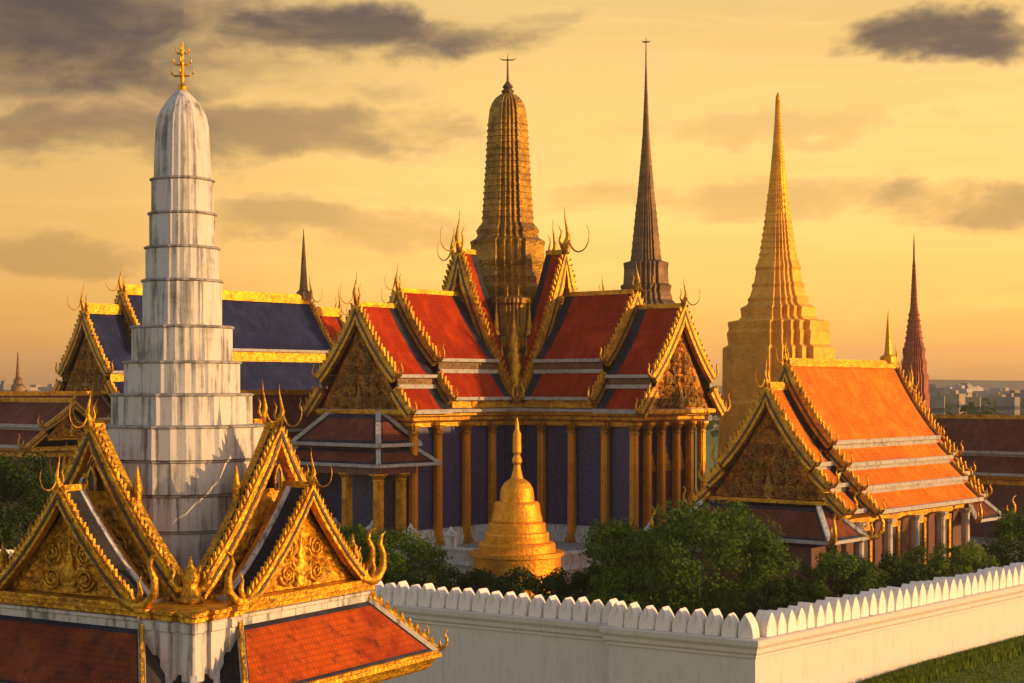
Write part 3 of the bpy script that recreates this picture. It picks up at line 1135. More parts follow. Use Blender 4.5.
# ------------------------------------------------------------------ main cruciform temple
def build_temple():
    root = thing('cruciform_temple', 'large temple with crossed red tiled gables, indigo walls and a golden prang on top', 'temple', (-.4, 150, 0), -40)
    # terrace with white coping
    T = 22.6
    mb = MB(); mb.prism(rect_poly(T, T), 0, 2.25); tr = mb.build('terrace', M['stone'], root)
    mb = MB(); mb.sweep(rect_poly(T, T), [(0, 2.25), (.25, 2.27), (.25, 2.6), (-.8, 2.6), (-.8, 2.25)], False)
    mb.build('terrace_coping', M['white'], tr)
    mb = MB(); mb.prism(rect_poly(T - .8, T - .8), 2.25, 2.55); mb.build('terrace_floor', M['grey_trim'], tr)
    mb = MB(); mb.sweep(rect_poly(T - .1, T - .1), [(0, 2.602), (0, 3.35), (-.4, 3.35), (-.4, 2.602)]); pa = mb.build('parapet', M['stone'], tr)
    mb = MB(); mb.sweep(rect_poly(T - .1, T - .1), [(0, 3.352), (.1, 3.36), (.1, 3.56), (-.5, 3.56), (-.5, 3.352)]); mb.build('parapet_cap', M['white'], pa)
    # white balustrade posts
    k = -T + 1
    first = None
    while k < T:
        for (x, y) in ((T - .3, k), (-k, -T + .3)):
            if k < -T + 9:
                continue
            if first is None:
                q = MB(); q.lathe([(.32, 0), (.32, .8), (.40, .85), (.40, 1.0), (.15, 1.25), (.02, 1.6)], SQUARE)
                first = q.build('balustrade_post', M['white'], tr)
                first.location = (x, y, 3.56)
            else:
                c = first.copy(); COL.objects.link(c); c.parent = tr; c.location = (x, y, 3.56)
        k += 4.3
    poly = cross_poly(4.7, 17.8, 6.1)
    mb = MB(); mb.prism(poly, 2.55, 14.2); mb.build('wall', M['purple'], root)
    mb = MB(); mb.sweep(poly, [(.004, 2.56), (.55, 2.56), (.55, 3.3), (.3, 3.45), (.3, 3.9), (.004, 4.0)]); mb.build('wall_plinth', M['white'], root)
    red = dict(field=M['red_tile'], border=M['navy_tile'], tymp=M['relief'])
    for ax in ('x', 'y'):
        gable_run(root, ax, 4.6, 6.6, [(0, 28.2, 6.6, 14.9)], red, bw=.85, up=.2, tooth=.55, fin=3.3, foot=.95, border=.7, trim=.25, ridge=.28,
                  tymp=(15.3, 26.4, 5.4), amp=.3, seed=2.0, th=.4)
        gable_run(root, ax, 6.9, 14.6, [(0, 24.3, 4.7, 18.3), (4.6, 17.2, 6.4, 15.0)], red, bw=.75, up=.18, tooth=.55, fin=2.6, foot=.8, border=1.0, trim=.28, ridge=.26,
                  tymp=(18.6, 22.8, 3.0), amp=.25, seed=7.0, th=.35)
        gable_run(root, ax, 14.95, 19.6, [(0, 22.9, 4.7, 16.9), (4.6, 15.9, 6.4, 13.9)], red, bw=.75, up=.18, tooth=.55, fin=2.6, foot=.85, border=1.0, trim=.28, ridge=.26,
                  tymp=(14.15, 21.6, 4.85), amp=.22, seed=9.0, th=.35)
    # dado boards between upper and lower roof panels
    for ax in ('x', 'y'):
        MP = mapper(ax)
        for side in (1, -1):
            for e in (1, -1):
                for (a, b, z) in ((6.95, 14.5, 17.72), (15.0, 19.5, 16.4)):
                    mb = MB(); mb.box(MP(e * (a + b) / 2, side * 4.5, z), tuple(abs(x) for x in MP(b - a, .12, 1.1)))
                    rd = mb.build('roof_dado', M['spire_brown'], root)
                    mb = MB(); mb.box(MP(e * (a + b) / 2, side * 4.66, z - .36), tuple(abs(x) for x in MP(b - a, .2, .34)))
                    mb.build('dado_moulding', M['grey_trim'], rd)
    # entablature
    mb = MB()
    mb.sweep(poly, [(.02, 12.6), (.3, 12.65), (.3, 13.0), (.8, 13.2), (.8, 13.45), (1.35, 13.6), (1.35, 13.9), (.02, 13.95)])
    mb.build('cornice', M['gold_carved'], root)
    mb = MB(); mb.sweep(poly, [(1.20, 13.89), (1.75, 13.86), (1.78, 14.12), (.8, 14.2), (.01, 14.21)]); mb.build('eave_edge', M['grey_trim'], root)
    mb = MB(); mb.prism(cross_poly(6.05, 14.4, 6.45), 14.22, 15.0); mb.build('attic_wall', M['gold_carved'], root)
    # columns
    proto = {}
    cols = []
    off = .42
    h = 4.7 + off
    for s in (8.2, 11.6, 15.2, 18.2):
        for sg in (1, -1):
            cols += [(s, sg * h), (sg * h, -s)]
            if s > 8:
                cols += [(-s, sg * h), (sg * h, s)]
    for w in (-3.2, -1.15, 1.15, 3.2):
        cols += [(18.2, w), (w, -18.2)]
    for (x, y) in cols:
        column_parts(root, x, y, 2.56, 13.0, .34, (M['gold_bright'], M['gold']), proto)
    # doors and windows between the end columns
    for (x, y, sx, sy) in ((17.82, 0, .12, 1.5), (0, -17.82, 1.5, .12), (17.82, 2.25, .12, .9), (17.82, -2.25, .12, .9)):
        q = MB(); q.box((x, y, 6.2), (sx, sy, 5.2)); d = q.build('door', M['maroon'], root)
        q = MB()
        sxx, syy = (.2, sy + .5) if sx < sy else (sx + .5, .2)
        for zz, hh, kk in ((9.0, .5, 1.0), (9.5, .4, .7), (9.95, .5, .4), (10.5, .6, .12)):
            q.box((x, y, zz), (sxx if sx < sy else sxx * kk, syy * kk if sx < sy else syy, hh))
        q.build('door_pediment', M['gold'], d)
    # low porch in front of the left arm
    pw, p0, p1 = 3.6, -19.0, -20.8
    pp = [(pw, p1), (pw, p0), (-pw, p0), (-pw, p1)]
    skirt(root, pp, ((-.6, 13.7), (1.6, 11.2)), M['brown_tile'], M['navy_tile'], edges=(0, 2, 3), b=.55, trimr=.2, goldline=False)
    skirt(root, pp, ((1.2, 10.9), (2.7, 9.6)), M['brown_tile'], M['navy_tile'], edges=(0, 2, 3), b=.5, trimr=.18, goldline=False)
    q = MB(); q.box((0, -20.1, 6.2), (7.0, 2.2, 8.4)); q.build('porch_wall', M['purple'], root)
    q = MB(); q.prism([(4.7, -21.9), (4.7, -18.9), (-4.7, -18.9), (-4.7, -21.9)], 10.0, 10.9); q.build('porch_beam', M['gold_carved'], root)
    q = MB(); q.prism([(6.1, -23.3), (6.1, -18.9), (-6.1, -18.9), (-6.1, -23.3)], 8.9, 9.55); q.build('porch_beam', M['maroon'], root)
    q = MB(); q.prism([(7, -24.4), (7, -22.7), (-7, -22.7), (-7, -24.4)], 0, 2.5); q.build('porch_terrace', M['stone'], root)
    proto2 = {}
    for w in (-5.6, -2.0, 2.0, 5.6):
        column_parts(root, w, -22.8, 2.5, 9.0, .40, (M['gold'], M['gold']), proto2)
    column_parts(root, 5.6, -20.2, 2.5, 9.0, .40, (M['gold'], M['gold']), proto2)
    # prang rising from the crossing
    sc = 1600 / 150
    zf = lambda y: CAM_Z + (387 - y) / sc
    lower = [(300, 37), (390, 36)]
    steps = [(224, 26), (226, 28), (231, 31.5), (236, 30), (239, 32), (242, 37.5), (246, 36.5), (258, 36.5), (262, 38), (268, 36), (272, 35.5), (278, 38), (284, 36.5), (288, 39), (300, 38), (302, 34), (340, 34), (343, 37), (350, 37), (352, 33), (410, 33)]
    mb = MB(); mb.lathe([(hw / sc, zf(y)) for y, hw in reversed(steps)], REDENT)
    base = mb.build('prang_base', M['gold_far'], root)
    rows = [(93, 2.5), (95, 8), (98, 12), (103, 15.5), (110, 18), (120, 19.3)]
    y = 120.0; hw = 19.3
    while y < 224:
        t = (y - 120) / 104
        hw = 19.3 + 6.2 * t ** 1.1
        rows += [(y, hw), (y + 3.9, hw + .1), (y + 4.1, hw + 1.1), (y + 5.9, hw + 1.1), (y + 6.1, hw + .1)]
        y += 6.2
    rows += [(224.2, 26)]
    mb = MB(); mb.lathe([(h_ / sc, zf(y_)) for y_, h_ in reversed(rows)], REDENT)
    mb.build('prang_tower', M['gold_far'], base)
    mb = MB()
    mb.lathe([(.5, zf(94)), (.62, zf(91)), (.35, zf(89)), (.52, zf(87)), (.30, zf(84)), (.12, zf(81)), (.07, zf(62)), (.015, zf(54))], circle(10))
    zc = zf(60)
    for a in (0, 90, 180, 270):
        d = Vector((math.cos(R(a + 40)), math.sin(R(a + 40)), 0)); b = Vector((0, 0, zc))
        mb.tube([b, b + d * .5, b + d * .8 + Vector((0, 0, .15))], [.07, .06, .02], 5)
    mb.build('prang_finial', M['spire_brown'], base)
    # niches and ribs on the four sides of the base, gilded figures in the crossing valley
    for k in range(4):
        a = R(-45 + 90 * k)
        d = Vector((math.cos(a), math.sin(a), 0)); s = Vector((-d.y, d.x, 0))
        mb = MB()
        b = d * 8.0
        mb.lathe([(.9, 14.6), (.9, 15.4), (.6, 15.6), (.75, 16.4), (.45, 17.2), (.6, 17.8), (.35, 18.4), (.42, 18.8), (.1, 19.6), (.02, 21.2)], circle(10), (b.x, b.y))
        for sg in (1, -1):
            p = Vector((b.x, b.y, 15.0))
            mb.tube([p, p + s * sg * .9, p + s * sg * 1.5 + Vector((0, 0, .9)), p + s * sg * 1.2 + Vector((0, 0, 1.9)), p + s * sg * 1.6 + Vector((0, 0, 2.6))], [.3, .3, .24, .14, .03], 6)
        mb.build('valley_ornament', M['gold'], root, True)
        mb = MB()
        b = d * 4.6
        mb.lathe([(1.9, 14.4), (1.9, 19.5), (2.1, 19.7), (2.1, 20.3), (1.6, 20.6), (1.6, 23.4), (1.8, 23.6), (1.8, 24.0), (1.0, 24.3)], REDENT, (b.x, b.y))
        cb = mb.build('crossing_buttress', M['gold_far'], root)
        for i, (dd, ss, z0, hh, rr) in enumerate(((6.9, 1.1, 16.0, 4.6, .42), (6.9, -1.1, 16.0, 4.6, .42), (6.3, 2.0, 17.5, 4.4, .38), (6.3, -2.0, 17.5, 4.4, .38), (6.6, 0, 19.0, 4.2, .55),
                                                  (5.6, 1.5, 20.2, 4.0, .40), (5.6, -1.5, 20.2, 4.0, .40), (5.6, .5, 21.5, 3.8, .32), (5.6, -.5, 21.5, 3.8, .32))):
            p = d * dd + s * ss
            q = MB()
            q.lathe([(rr * 1.3, z0 - 1.2), (rr * 1.3, z0), (rr * .8, z0 + .15), (rr * 1.05, z0 + hh * .16), (rr * .62, z0 + hh * .26), (rr * .8, z0 + hh * .34), (rr * .42, z0 + hh * .46), (rr * .5, z0 + hh * .53), (rr * .2, z0 + hh * .68), (.02, z0 + hh)], circle(9), (p.x, p.y))
            q.build('crossing_spike', M['gold'], cb, True)


build_temple()


# ------------------------------------------------------------------ long halls
def build_hall(name, label, loc, rz, tiers, mats, wall_hw, wall_L, zw, wallmat, cat='temple', porch=None, spire=None, colspec=None, base_z=0.0, axis='y', group=None):
    root = thing(name, label, cat, (loc[0], loc[1], 0), rz, group)
    poly = rect_poly(wall_hw, wall_L) if axis == 'y' else rect_poly(wall_L, wall_hw)
    mb = MB(); mb.prism(poly, base_z, zw); mb.build('wall', wallmat, root)
    mb = MB(); mb.sweep(poly, [(.01, zw - 1.1), (.25, zw - 1.0), (.25, zw - .6), (.7, zw - .4), (.7, zw - .05), (.01, zw)]); mb.build('cornice', M['gold_carved'], root)
    for t in tiers:
        gable_run(root, axis, t['s0'], t['s1'], t['p'], t.get('mats', mats), **t.get('k', {}))
        # boards that close the steps between stacked roof panels
        P = t['p']
        if len(P) > 1:
            MP = mapper(axis)
            segs = [(-t['s1'], t['s1'])] if t['s0'] <= 0 else [(t['s0'], t['s1']), (-t['s1'], -t['s0'])]
            en = t.get('k', {}).get('ends', (1, -1))
            if len(en) == 1:
                segs = [q for q in segs if q[0] * en[0] > 0]
            for (a, b) in segs:
                for side in (1, -1):
                    for i in range(len(P) - 1):
                        zt, zb = P[i][3], P[i + 1][1]
                        q = MB(); q.box(MP((a + b) / 2, side * (P[i + 1][0] - .1), (zt + zb) / 2), tuple(abs(x) for x in MP(b - a - .2, .1, zt - zb + .02)))
                        q.build('roof_dado', mats.get('dado', M['gold']), root)
    if porch:
        for e, (d, z0, z1, hw) in porch:
            if axis == 'y':
                y0 = e * wall_L
                pp = [(hw, min(y0, y0 + e * d)), (hw, max(y0, y0 + e * d)), (-hw, max(y0, y0 + e * d)), (-hw, min(y0, y0 + e * d))]
                ed = (0, 2, 3) if e < 0 else (0, 1, 2)
            skirt(root, pp, ((-.5, z0), (1.5, z1)), M['brown_tile'], M['navy_tile'], edges=ed, b=.4, trimr=.16, hipmat=M['white'], goldline=False, hipfin=1.15)
            q = MB(); q.box((0, y0 + e * d / 2, (z1 - .5) / 2), (hw * 1.7, d, z1 - .5)); q.build('porch_wall', M['maroon'], root)
    if colspec:
        proto = {}
        for (x, y, z0, z1, r) in colspec[0]:
            column_parts(root, x, y, z0, z1, r, colspec[1], proto)
    return root


# blue tiled hall behind the white prang
blue = dict(field=M['blue_tile'], border=M['navy_tile'], tymp=M['relief'], dado=M['gold'])
kk = dict(bw=.7, up=.2, tooth=.55, fin=3.0, foot=.8, border=.7, trim=.32, ridge=.75, th=.4)
hall = build_hall('blue_roof_hall', 'long hall with a blue tiled roof behind the white tower', (-34.5, 189.6), -40,
                  [dict(s0=0, s1=14.0, p=[(0, 26.6, 4.7, 20.3), (4.6, 19.0, 7.5, 15.2), (7.4, 14.4, 9.4, 12.4)], k=dict(kk, tymp=(16, 24.5, 3.9))),
                   dict(s0=14.4, s1=19.0, p=[(0, 24.3, 4.6, 17.6), (4.5, 16.6, 7.2, 13.6)], k=dict(kk, tymp=(15.6, 22.6, 4.3), seed=4.0, amp=.25, ends=(-1,))),
                   dict(s0=14.4, s1=19.0, p=[(0, 25.2, 4.6, 18.5), (4.5, 17.0, 7.2, 13.8)], mats=dict(field=M['red_tile'], border=M['navy_tile'], tymp=M['relief']), k=dict(kk, tymp=(15.6, 23.4, 4.3), seed=4.5, amp=.25, ends=(1,)))],
                  blue, 7.6, 18.2, 12.6, M['purple'])
mb = MB(); mb.lathe([(.9, 26.9), (.9, 27.8), (.55, 28.1), (.42, 29.5), (.30, 31.5), (.20, 33.2), (.02, 35.8)], circle(8), (0, 13.2)); mb.build('roof_spire', M['spire_brown'], hall)
# red strip on the far end tier
# right hand hall with bright orange roof
orange = dict(field=M['orange_tile'], border=M['navy_tile'], tymp=M['relief'], dado=M['grey_trim'])
ko = dict(bw=.6, up=.18, tooth=.45, fin=2.0, foot=.62, border=.75, trim=.3, ridge=.4, th=.35)
cols = [(x, y, .0, 6.2, .30) for x in (6.3,) for y in (-9.4, -4.9, -.4, 4.1, 8.6)]
right = build_hall('orange_roof_hall', 'hall with a bright orange stepped roof and dark carved gable, right foreground', (26.3, 126.8), -40,
                   [dict(s0=0, s1=8.8, p=[(0, 17.7, 3.9, 11.9), (3.85, 11.4, 5.0, 10.3), (4.95, 9.85, 6.25, 8.65), (6.2, 8.2, 7.6, 7.0)], k=dict(ko, tymp=(12.4, 16.4, 2.4))),
                    dict(s0=9.1, s1=11.6, p=[(0, 15.9, 4.0, 10.4), (3.95, 10.0, 5.2, 8.9), (5.15, 8.4, 6.6, 7.1)], k=dict(ko, border=.5, tymp=(7.8, 14.7, 4.9), seed=6.0, amp=.22, foot=.8))],
                   orange, 5.3, 10.9, 7.0, M['maroon'], porch=[(-1, (2.4, 7.35, 5.1, 5.4)), (1, (2.4, 7.35, 5.1, 5.4))], colspec=(cols, (M['stone'], M['stone'])))
mb = MB(); mb.lathe([(.7, 18.0), (.7, 18.5), (.35, 18.7), (.25, 19.6), (.2, 20.4), (.02, 22.4)], circle(8), (0, 7.6)); mb.build('roof_spire', M['gold_bright'], right)
for y in (-7.1, -2.6, 1.9, 6.4):
    q = MB(); q.box((5.33, y, 3.3), (.10, 1.7, 4.2)); w_ = q.build('window', M['dark'], right)
    q = MB()
    for (cy, cz, sy, sz) in ((y - 1.0, 3.3, .35, 4.9), (y + 1.0, 3.3, .35, 4.9), (y, 1.05, 1.65, .4), (y, 5.6, 2.5, .4), (y, 5.95, 1.5, .32), (y, 6.22, .7, .26)):
        q.box((5.42, cy, cz), (.24, sy, sz))
    q.build('window_frame', M['gold_carved'], w_)

# small red roofed pavilion left of the big temple
rust = dict(field=M['brown_tile'], border=M['navy_tile'], tymp=M['gold_carved'], dado=M['gold'])
kr = dict(bw=.5, up=.15, tooth=.45, fin=2.2, foot=1.6, border=.5, trim=.25, ridge=.3, th=.3)
cols = [(x, y, 0, 9.4, .40) for x in (3.9, -3.9) for y in (-6, -3, 0, 3, 6)]
build_hall('red_roof_pavilion', 'small brown roofed pavilion on gold pillars between the white tower and the big temple', (-22.0, 141.0), -40,
           [dict(s0=0, s1=7.0, p=[(0, 15.4, 2.6, 12.2), (2.5, 11.8, 4.8, 10.0)], k=dict(kr, tymp=(12.4, 14.6, 1.9)))],
           rust, 3.0, 6.4, 9.9, M['purple'], cat='pavilion', colspec=(cols, (M['gold'], M['gold'])))
# galleries
kg = dict(bw=.45, up=.12, tooth=0, fin=1.4, foot=.8, border=.5, trim=.3, ridge=.3, th=.3, curl=False)
gal = dict(field=M['brown_tile'], border=M['grey_trim'], tymp=M['relief'], dado=M['grey_trim'])
build_hall('cloister_gallery', 'low cloister roof of brown tiles with pale edges at the far left', (-50.5, 166.0), -40,
           [dict(s0=0, s1=9.5, p=[(0, 15.2, 3.6, 12.6), (3.5, 12.2, 5.6, 10.6)], k=dict(kg, tymp=(11.2, 14.6, 3.0)))],
           gal, 4.2, 9.0, 10.5, M['maroon'], cat='gallery', group='cloister galleries')
build_hall('cloister_gallery', 'short cloister roof of brown tiles below the dark carved gable', (-48.0, 158.0), 50,
           [dict(s0=0, s1=8.0, p=[(0, 14.6, 3.4, 12.3), (3.3, 11.9, 5.4, 10.4)], k=dict(kg, tymp=(11.2, 13.9, 2.8)))],
           gal, 4.2, 7.6, 10.4, M['maroon'], cat='gallery', group='cloister galleries')
build_hall('cloister_gallery', 'brown tiled cloister roof with pale edges at the far right', (56.0, 172.0), 50,
           [dict(s0=0, s1=13.0, p=[(0, 12.6, 4.2, 9.0), (4.1, 8.6, 6.4, 6.8)], k=dict(kg, tymp=(8.0, 12.0, 3.4)))],
           gal, 5.0, 12.5, 6.7, M['maroon'], cat='gallery', group='cloister galleries')


# ------------------------------------------------------------------ towers
def tower(name, label, px, Y, rows, plan, mat, cat, rz=-40, finial_rows=None, fin_mat=None, cross=None, group=None):
    sc = F / Y
    root = thing(name, label, cat, (at(px, Y), Y, 0), rz, group)
    zf = lambda y: CAM_Z + (387 - y) / sc
    pr = [(hw / sc, zf(y)) for y, hw in reversed(rows)]
    pr.insert(0, (pr[0][0] * 1.06, 0.0))
    mb = MB(); mb.lathe(pr, plan); body = mb.build('tower', mat, root)
    if finial_rows:
        mb = MB(); mb.lathe([(hw / sc, zf(y)) for y, hw in reversed(finial_rows)], circle(10))
        if cross:
            zc = zf(cross); b = Vector((0, 0, zc))
            for a in (0, 90, 180, 270):
                d = Vector((math.cos(R(a + 40)), math.sin(R(a + 40)), 0))
                mb.tube([b, b + d * 2.5 / sc, b + d * 4.5 / sc + Vector((0, 0, 1.0 / sc))], [.9 / sc, .8 / sc, .2 / sc], 5)
        mb.build('finial', fin_mat or mat, body)
    return root


def ringed(y0, y1, h0, h1, n, lip, p=1.0):
    out = []
    for i in range(n):
        a = y0 + (y1 - y0) * i / n; b = y0 + (y1 - y0) * (i + 1) / n
        ha = h0 + (h1 - h0) * (i / n) ** p; hb = h0 + (h1 - h0) * ((i + 1) / n) ** p
        out += [(a, ha), (a + (b - a) * .62, hb), (a + (b - a) * .66, hb + lip), (b - .05, hb + lip)]
    return out


rows = [(100, 2.4)] + ringed(104, 190, 2.6, 9.0, 26, .25, 1.35) + ringed(190, 262, 9.2, 19.0, 11, .8, 1.2)
rows += [(264, 21), (268, 22.5), (271, 21.5), (282, 23.5), (285, 26), (288, 25), (296, 27.5), (299, 30), (302, 29), (305, 31), (308, 37), (317, 36), (320, 39), (322, 49.5), (330, 48.5), (333, 50.5), (345, 49), (348, 54.5), (400, 55), (403, 58), (420, 58)]
tower('golden_chedi', 'tall bright golden chedi with a ringed spire behind the orange roofed hall', 778, 200, rows, REDENT, M['gold_brick'], 'chedi',
      finial_rows=[(92, .3), (95, 1.6), (98, 2.5), (101, 2.2)] + ringed(103, 214, 2.2, 12.2, 30, .25, 1.35), fin_mat=M['gold_bright'])  # separate gold on the upper spire stands in for sun on its top
rows = [(78, 1.1)] + ringed(80, 136, 1.1, 3.4, 14, .1) + ringed(136, 200, 3.5, 8.8, 12, .2, 1.1) + ringed(200, 260, 9.0, 15.0, 8, .35)
rows += [(261, 16), (263, 22.5), (270, 21.8), (284, 22.5), (286, 25.5), (292, 24), (297, 26), (300, 26), (305, 31), (340, 32)]
tower('mondop_spire', 'slender dark bronze spire, tallest of the needles, behind the red roofed temple', 646, 190, rows, REDENT, M['spire_brown'], 'spire',
      finial_rows=[(38, .3), (50, .6), (70, .9), (79, 1.3)], cross=42)
rows = [(258, .9)] + ringed(262, 310, 1.2, 3.6, 10, .3) + ringed(310, 345, 4.0, 8.5, 6, .8) + [(346, 9), (349, 11), (358, 10.6), (362, 12.5), (372, 12), (376, 14), (392, 13.6), (395, 15), (410, 15)]
tower('red_prang', 'thin rust red ringed spire at the far right above the orange hall', 914, 225, rows, REDENT, M['prang_red'], 'spire',
      finial_rows=[(235, .25), (246, .8), (259, 1.0)])


def small_chedi():
    Y = 114.5; sc = F / Y
    zf = lambda y: CAM_Z + (387 - y) / sc
    root = thing('gold_chedi', 'small bell shaped golden chedi on stepped rings before the temple columns', 'chedi', (at(517, Y), Y, 0), -40)
    mb = MB(); mb.lathe([(46 / sc, 0.0), (46 / sc, zf(572)), (44 / sc, zf(571)), (44 / sc, zf(556)), (47 / sc, zf(555)), (47 / sc, zf(551))], circle(44)); pl = mb.build('plinth', M['gold_bright'], root)
    rows = [(478, 6), (480, 9), (483, 13), (488, 15.8), (491, 16.6), (501, 17.4), (501.5, 21), (504, 22.6), (512, 23.6), (520, 25.6), (522, 25), (522.5, 28), (524, 28.6), (531, 29), (532, 31.6), (534, 32.2), (541, 32.2), (542, 37), (544, 38.4), (551, 38.6)]
    mb = MB(); mb.lathe([(h / sc, zf(y)) for y, h in reversed(rows)], circle(44)); bl = mb.build('bell', M['gold_bright'], root)
    rows = [(417, .3), (424, 1.8), (430, 2.3), (434, 4.2), (452, 4.5), (455, 3.0), (459, 4.8), (462, 5.2), (465, 3.4), (470, 4.2), (474, 5.2), (478.2, 6.5)]
    mb = MB(); mb.lathe([(h / sc, zf(y)) for y, h in reversed(rows)], circle(14)); mb.build('spire', M['gold_bright'], bl)


small_chedi()


# ------------------------------------------------------------------ trees
def leaf_crown(rx, ry, rz, cz, n_clump, n_leaf, size, seed):
    rnd = random.Random(seed)
    mb = MB()
    for k in range(n_clump):
        u = rnd.uniform(-1, 1); th = rnd.uniform(0, 2 * math.pi); r = rnd.uniform(.45, 1.0) ** .6
        q = math.sqrt(1 - u * u)
        c = Vector((q * math.cos(th) * rx * r, q * math.sin(th) * ry * r, cz + u * rz * r))
        cr = rnd.uniform(.20, .36) * min(rx, rz) * 1.1
        for i in range(n_leaf):
            d = Vector((rnd.gauss(0, 1), rnd.gauss(0, 1), rnd.gauss(0, 1))).normalized() * (cr * rnd.random() ** .45)
            d.z *= .75
            p = c + d
            if p.z < .15: continue
            nrm = (d.normalized() + Vector((rnd.gauss(0, .5), rnd.gauss(0, .5), rnd.gauss(0, .5) + .3))).normalized()
            a = nrm.orthogonal().normalized(); a.rotate(Matrix.Rotation(rnd.uniform(0, 6.28), 3, nrm)); b = nrm.cross(a)
            s = size * rnd.uniform(.6, 1.3)
            mb.face([p - a * s, p - b * s * .5 + nrm * s * .1, p + a * s, p + b * s * .5 + nrm * s * .1])
    return mb


def tree(name, label, px, top, hw, Y, mat, seed, bottom=0.3, n=46, leaf=.17, cat='tree', ry=None, group='garden trees and shrubs'):
    sc = F / Y
    zt = zat(top, Y)
    rx = hw / sc; rz = (zt - bottom) / 2
    root = thing(name, label, cat, (at(px, Y), Y, 0), 0, group)
    rnd = random.Random(seed)
    leaf_crown(rx * .90, (ry or rx) * .90, rz * .90, bottom + rz, int(n * 1.5), 170, leaf * .78, seed).build('crown', mat, root)
    mb = MB()
    hgt = bottom + rz
    mb.tube([(0, 0, -.1), (.05, 0, hgt * .4), (-.05, .05, hgt)], [.16 + .02 * rx, .13 + .015 * rx, .05], 7)
    for k in range(5):
        a = k * 1.26 + rnd.random()
        mb.tube([(0, 0, hgt * (.35 + .08 * k)), (math.cos(a) * rx * .35, math.sin(a) * rx * .35, hgt * (.7 + .1 * k)), (math.cos(a) * rx * .65, math.sin(a) * rx * .65, hgt * (.95 + .12 * k))], [.09, .06, .02], 5)
    mb.build('trunk', M['bark'], root)


tree('leafy_tree', 'largest round green tree, in the garden right of the small gold chedi', 698, 497, 98, 102.5, M['leaf_a'], 1, n=95, leaf=.19)
tree('leafy_tree', 'medium green tree hugging the left side of the largest tree', 625, 511, 50, 103, M['leaf_a'], 2, n=46)
tree('leafy_tree', 'tall dark tree at the left edge behind the nearest pavilion', 20, 444, 62, 118, M['leaf_b'], 3, n=70, leaf=.2)
tree('leafy_tree', 'dark tree between the left edge tree and the white tower', 78, 462, 46, 124, M['leaf_b'], 4, n=50, leaf=.2)
tree('leafy_shrub', 'rounded dense shrub right of the near pavilion golden gable', 398, 522, 54, 108, M['leaf_a'], 5, n=60, cat='shrub')
tree('leafy_shrub', 'shrub half hidden behind the near pavilion right gable', 348, 516, 30, 114, M['leaf_a'], 6, n=40, cat='shrub')
tree('leafy_shrub', 'low dark shrub left of the small gold chedi foot', 466, 564, 50, 104, M['leaf_b'], 7, n=46, cat='shrub')
tree('leafy_shrub', 'low dark shrub right in front of the small gold chedi foot', 524, 570, 48, 100, M['leaf_b'], 8, n=44, cat='shrub')
tree('leafy_shrub', 'low dark shrub behind the wall beside the near pavilion hip crest', 418, 572, 36, 101, M['leaf_b'], 21, n=44, cat='shrub')
tree('leafy_shrub', 'low green shrub behind the wall at the left foot of the largest tree', 622, 566, 40, 100, M['leaf_a'], 22, n=44, cat='shrub')
tree('leafy_shrub', 'low dark shrub behind the wall corner right of the largest tree', 780, 578, 36, 97, M['leaf_b'], 23, n=44, cat='shrub')
tree('leafy_shrub', 'low dark shrub between the small gold chedi and the largest tree', 578, 567, 46, 103, M['leaf_b'], 9, n=44, cat='shrub')
tree('leafy_shrub', 'bright green clump under the carved gable of the orange roofed hall', 838, 549, 52, 103, M['leaf_a'], 10, n=50, cat='shrub')
tree('leafy_shrub', 'loose green shrub in front of the orange hall pale pillars', 945, 538, 62, 114, M['leaf_c'], 12, n=60, cat='shrub')
tree('leafy_tree', 'round clipped tree at the right edge by the orange roof eave', 1022, 508, 42, 121, M['leaf_a'], 13, n=50)
tree('leafy_shrub', 'low shrub behind the wall at the foot of the orange hall porch', 885, 553, 44, 106, M['leaf_b'], 14, n=40, cat='shrub')


# lawn outside the wall, lower right
def lawn():
    rnd = random.Random(5)
    mb = MB()
    u = Vector((math.cos(R(47.6)), math.sin(R(47.6)))); nn = Vector((u.y, -u.x)); c = Vector((12.5, 82.2))
    for i in range(26000):
        a = rnd.uniform(2, 34); b = .25 + rnd.random() ** 1.2 * 14
        p = c + u * a + nn * b
        band = 1.6 < b < 3.4
        h = rnd.uniform(.10, .22) if not band else rnd.uniform(.25, .6)
        an = rnd.uniform(0, 6.28); w = .05 if not band else .09
        dx, dy = math.cos(an) * w, math.sin(an) * w
        lx, ly = rnd.gauss(0, .07), rnd.gauss(0, .07)
        g = -.38 - 1.7 * (lambda t: t * t * (3 - 2 * t))(min(1, max(0, (26 - p.x) / 30)))
        mb.face([(p.x - dx, p.y - dy, g), (p.x + dx, p.y + dy, g), (p.x + lx, p.y + ly, g + h)])
    o = mb.build('lawn_grass', M['leaf_c'])
    o['kind'] = 'stuff'; tag(o, 'green lawn grass along the outer foot of the white wall', 'grass')


lawn()


for (px, tp, Y, wd) in ((18, 352, 300, 'left of the pair'), (70, 366, 330, 'nearer the blue roofed hall')):
    tower('temple_spire', 'thin far bronze spire on the left skyline, ' + wd, px, Y, ringed(tp, 378, .4, 2.2, 6, .15) + [(379, 4), (384, 4.5), (386, 6.5), (400, 7)], REDENT, M['spire_brown'], 'spire', group='far small spires')

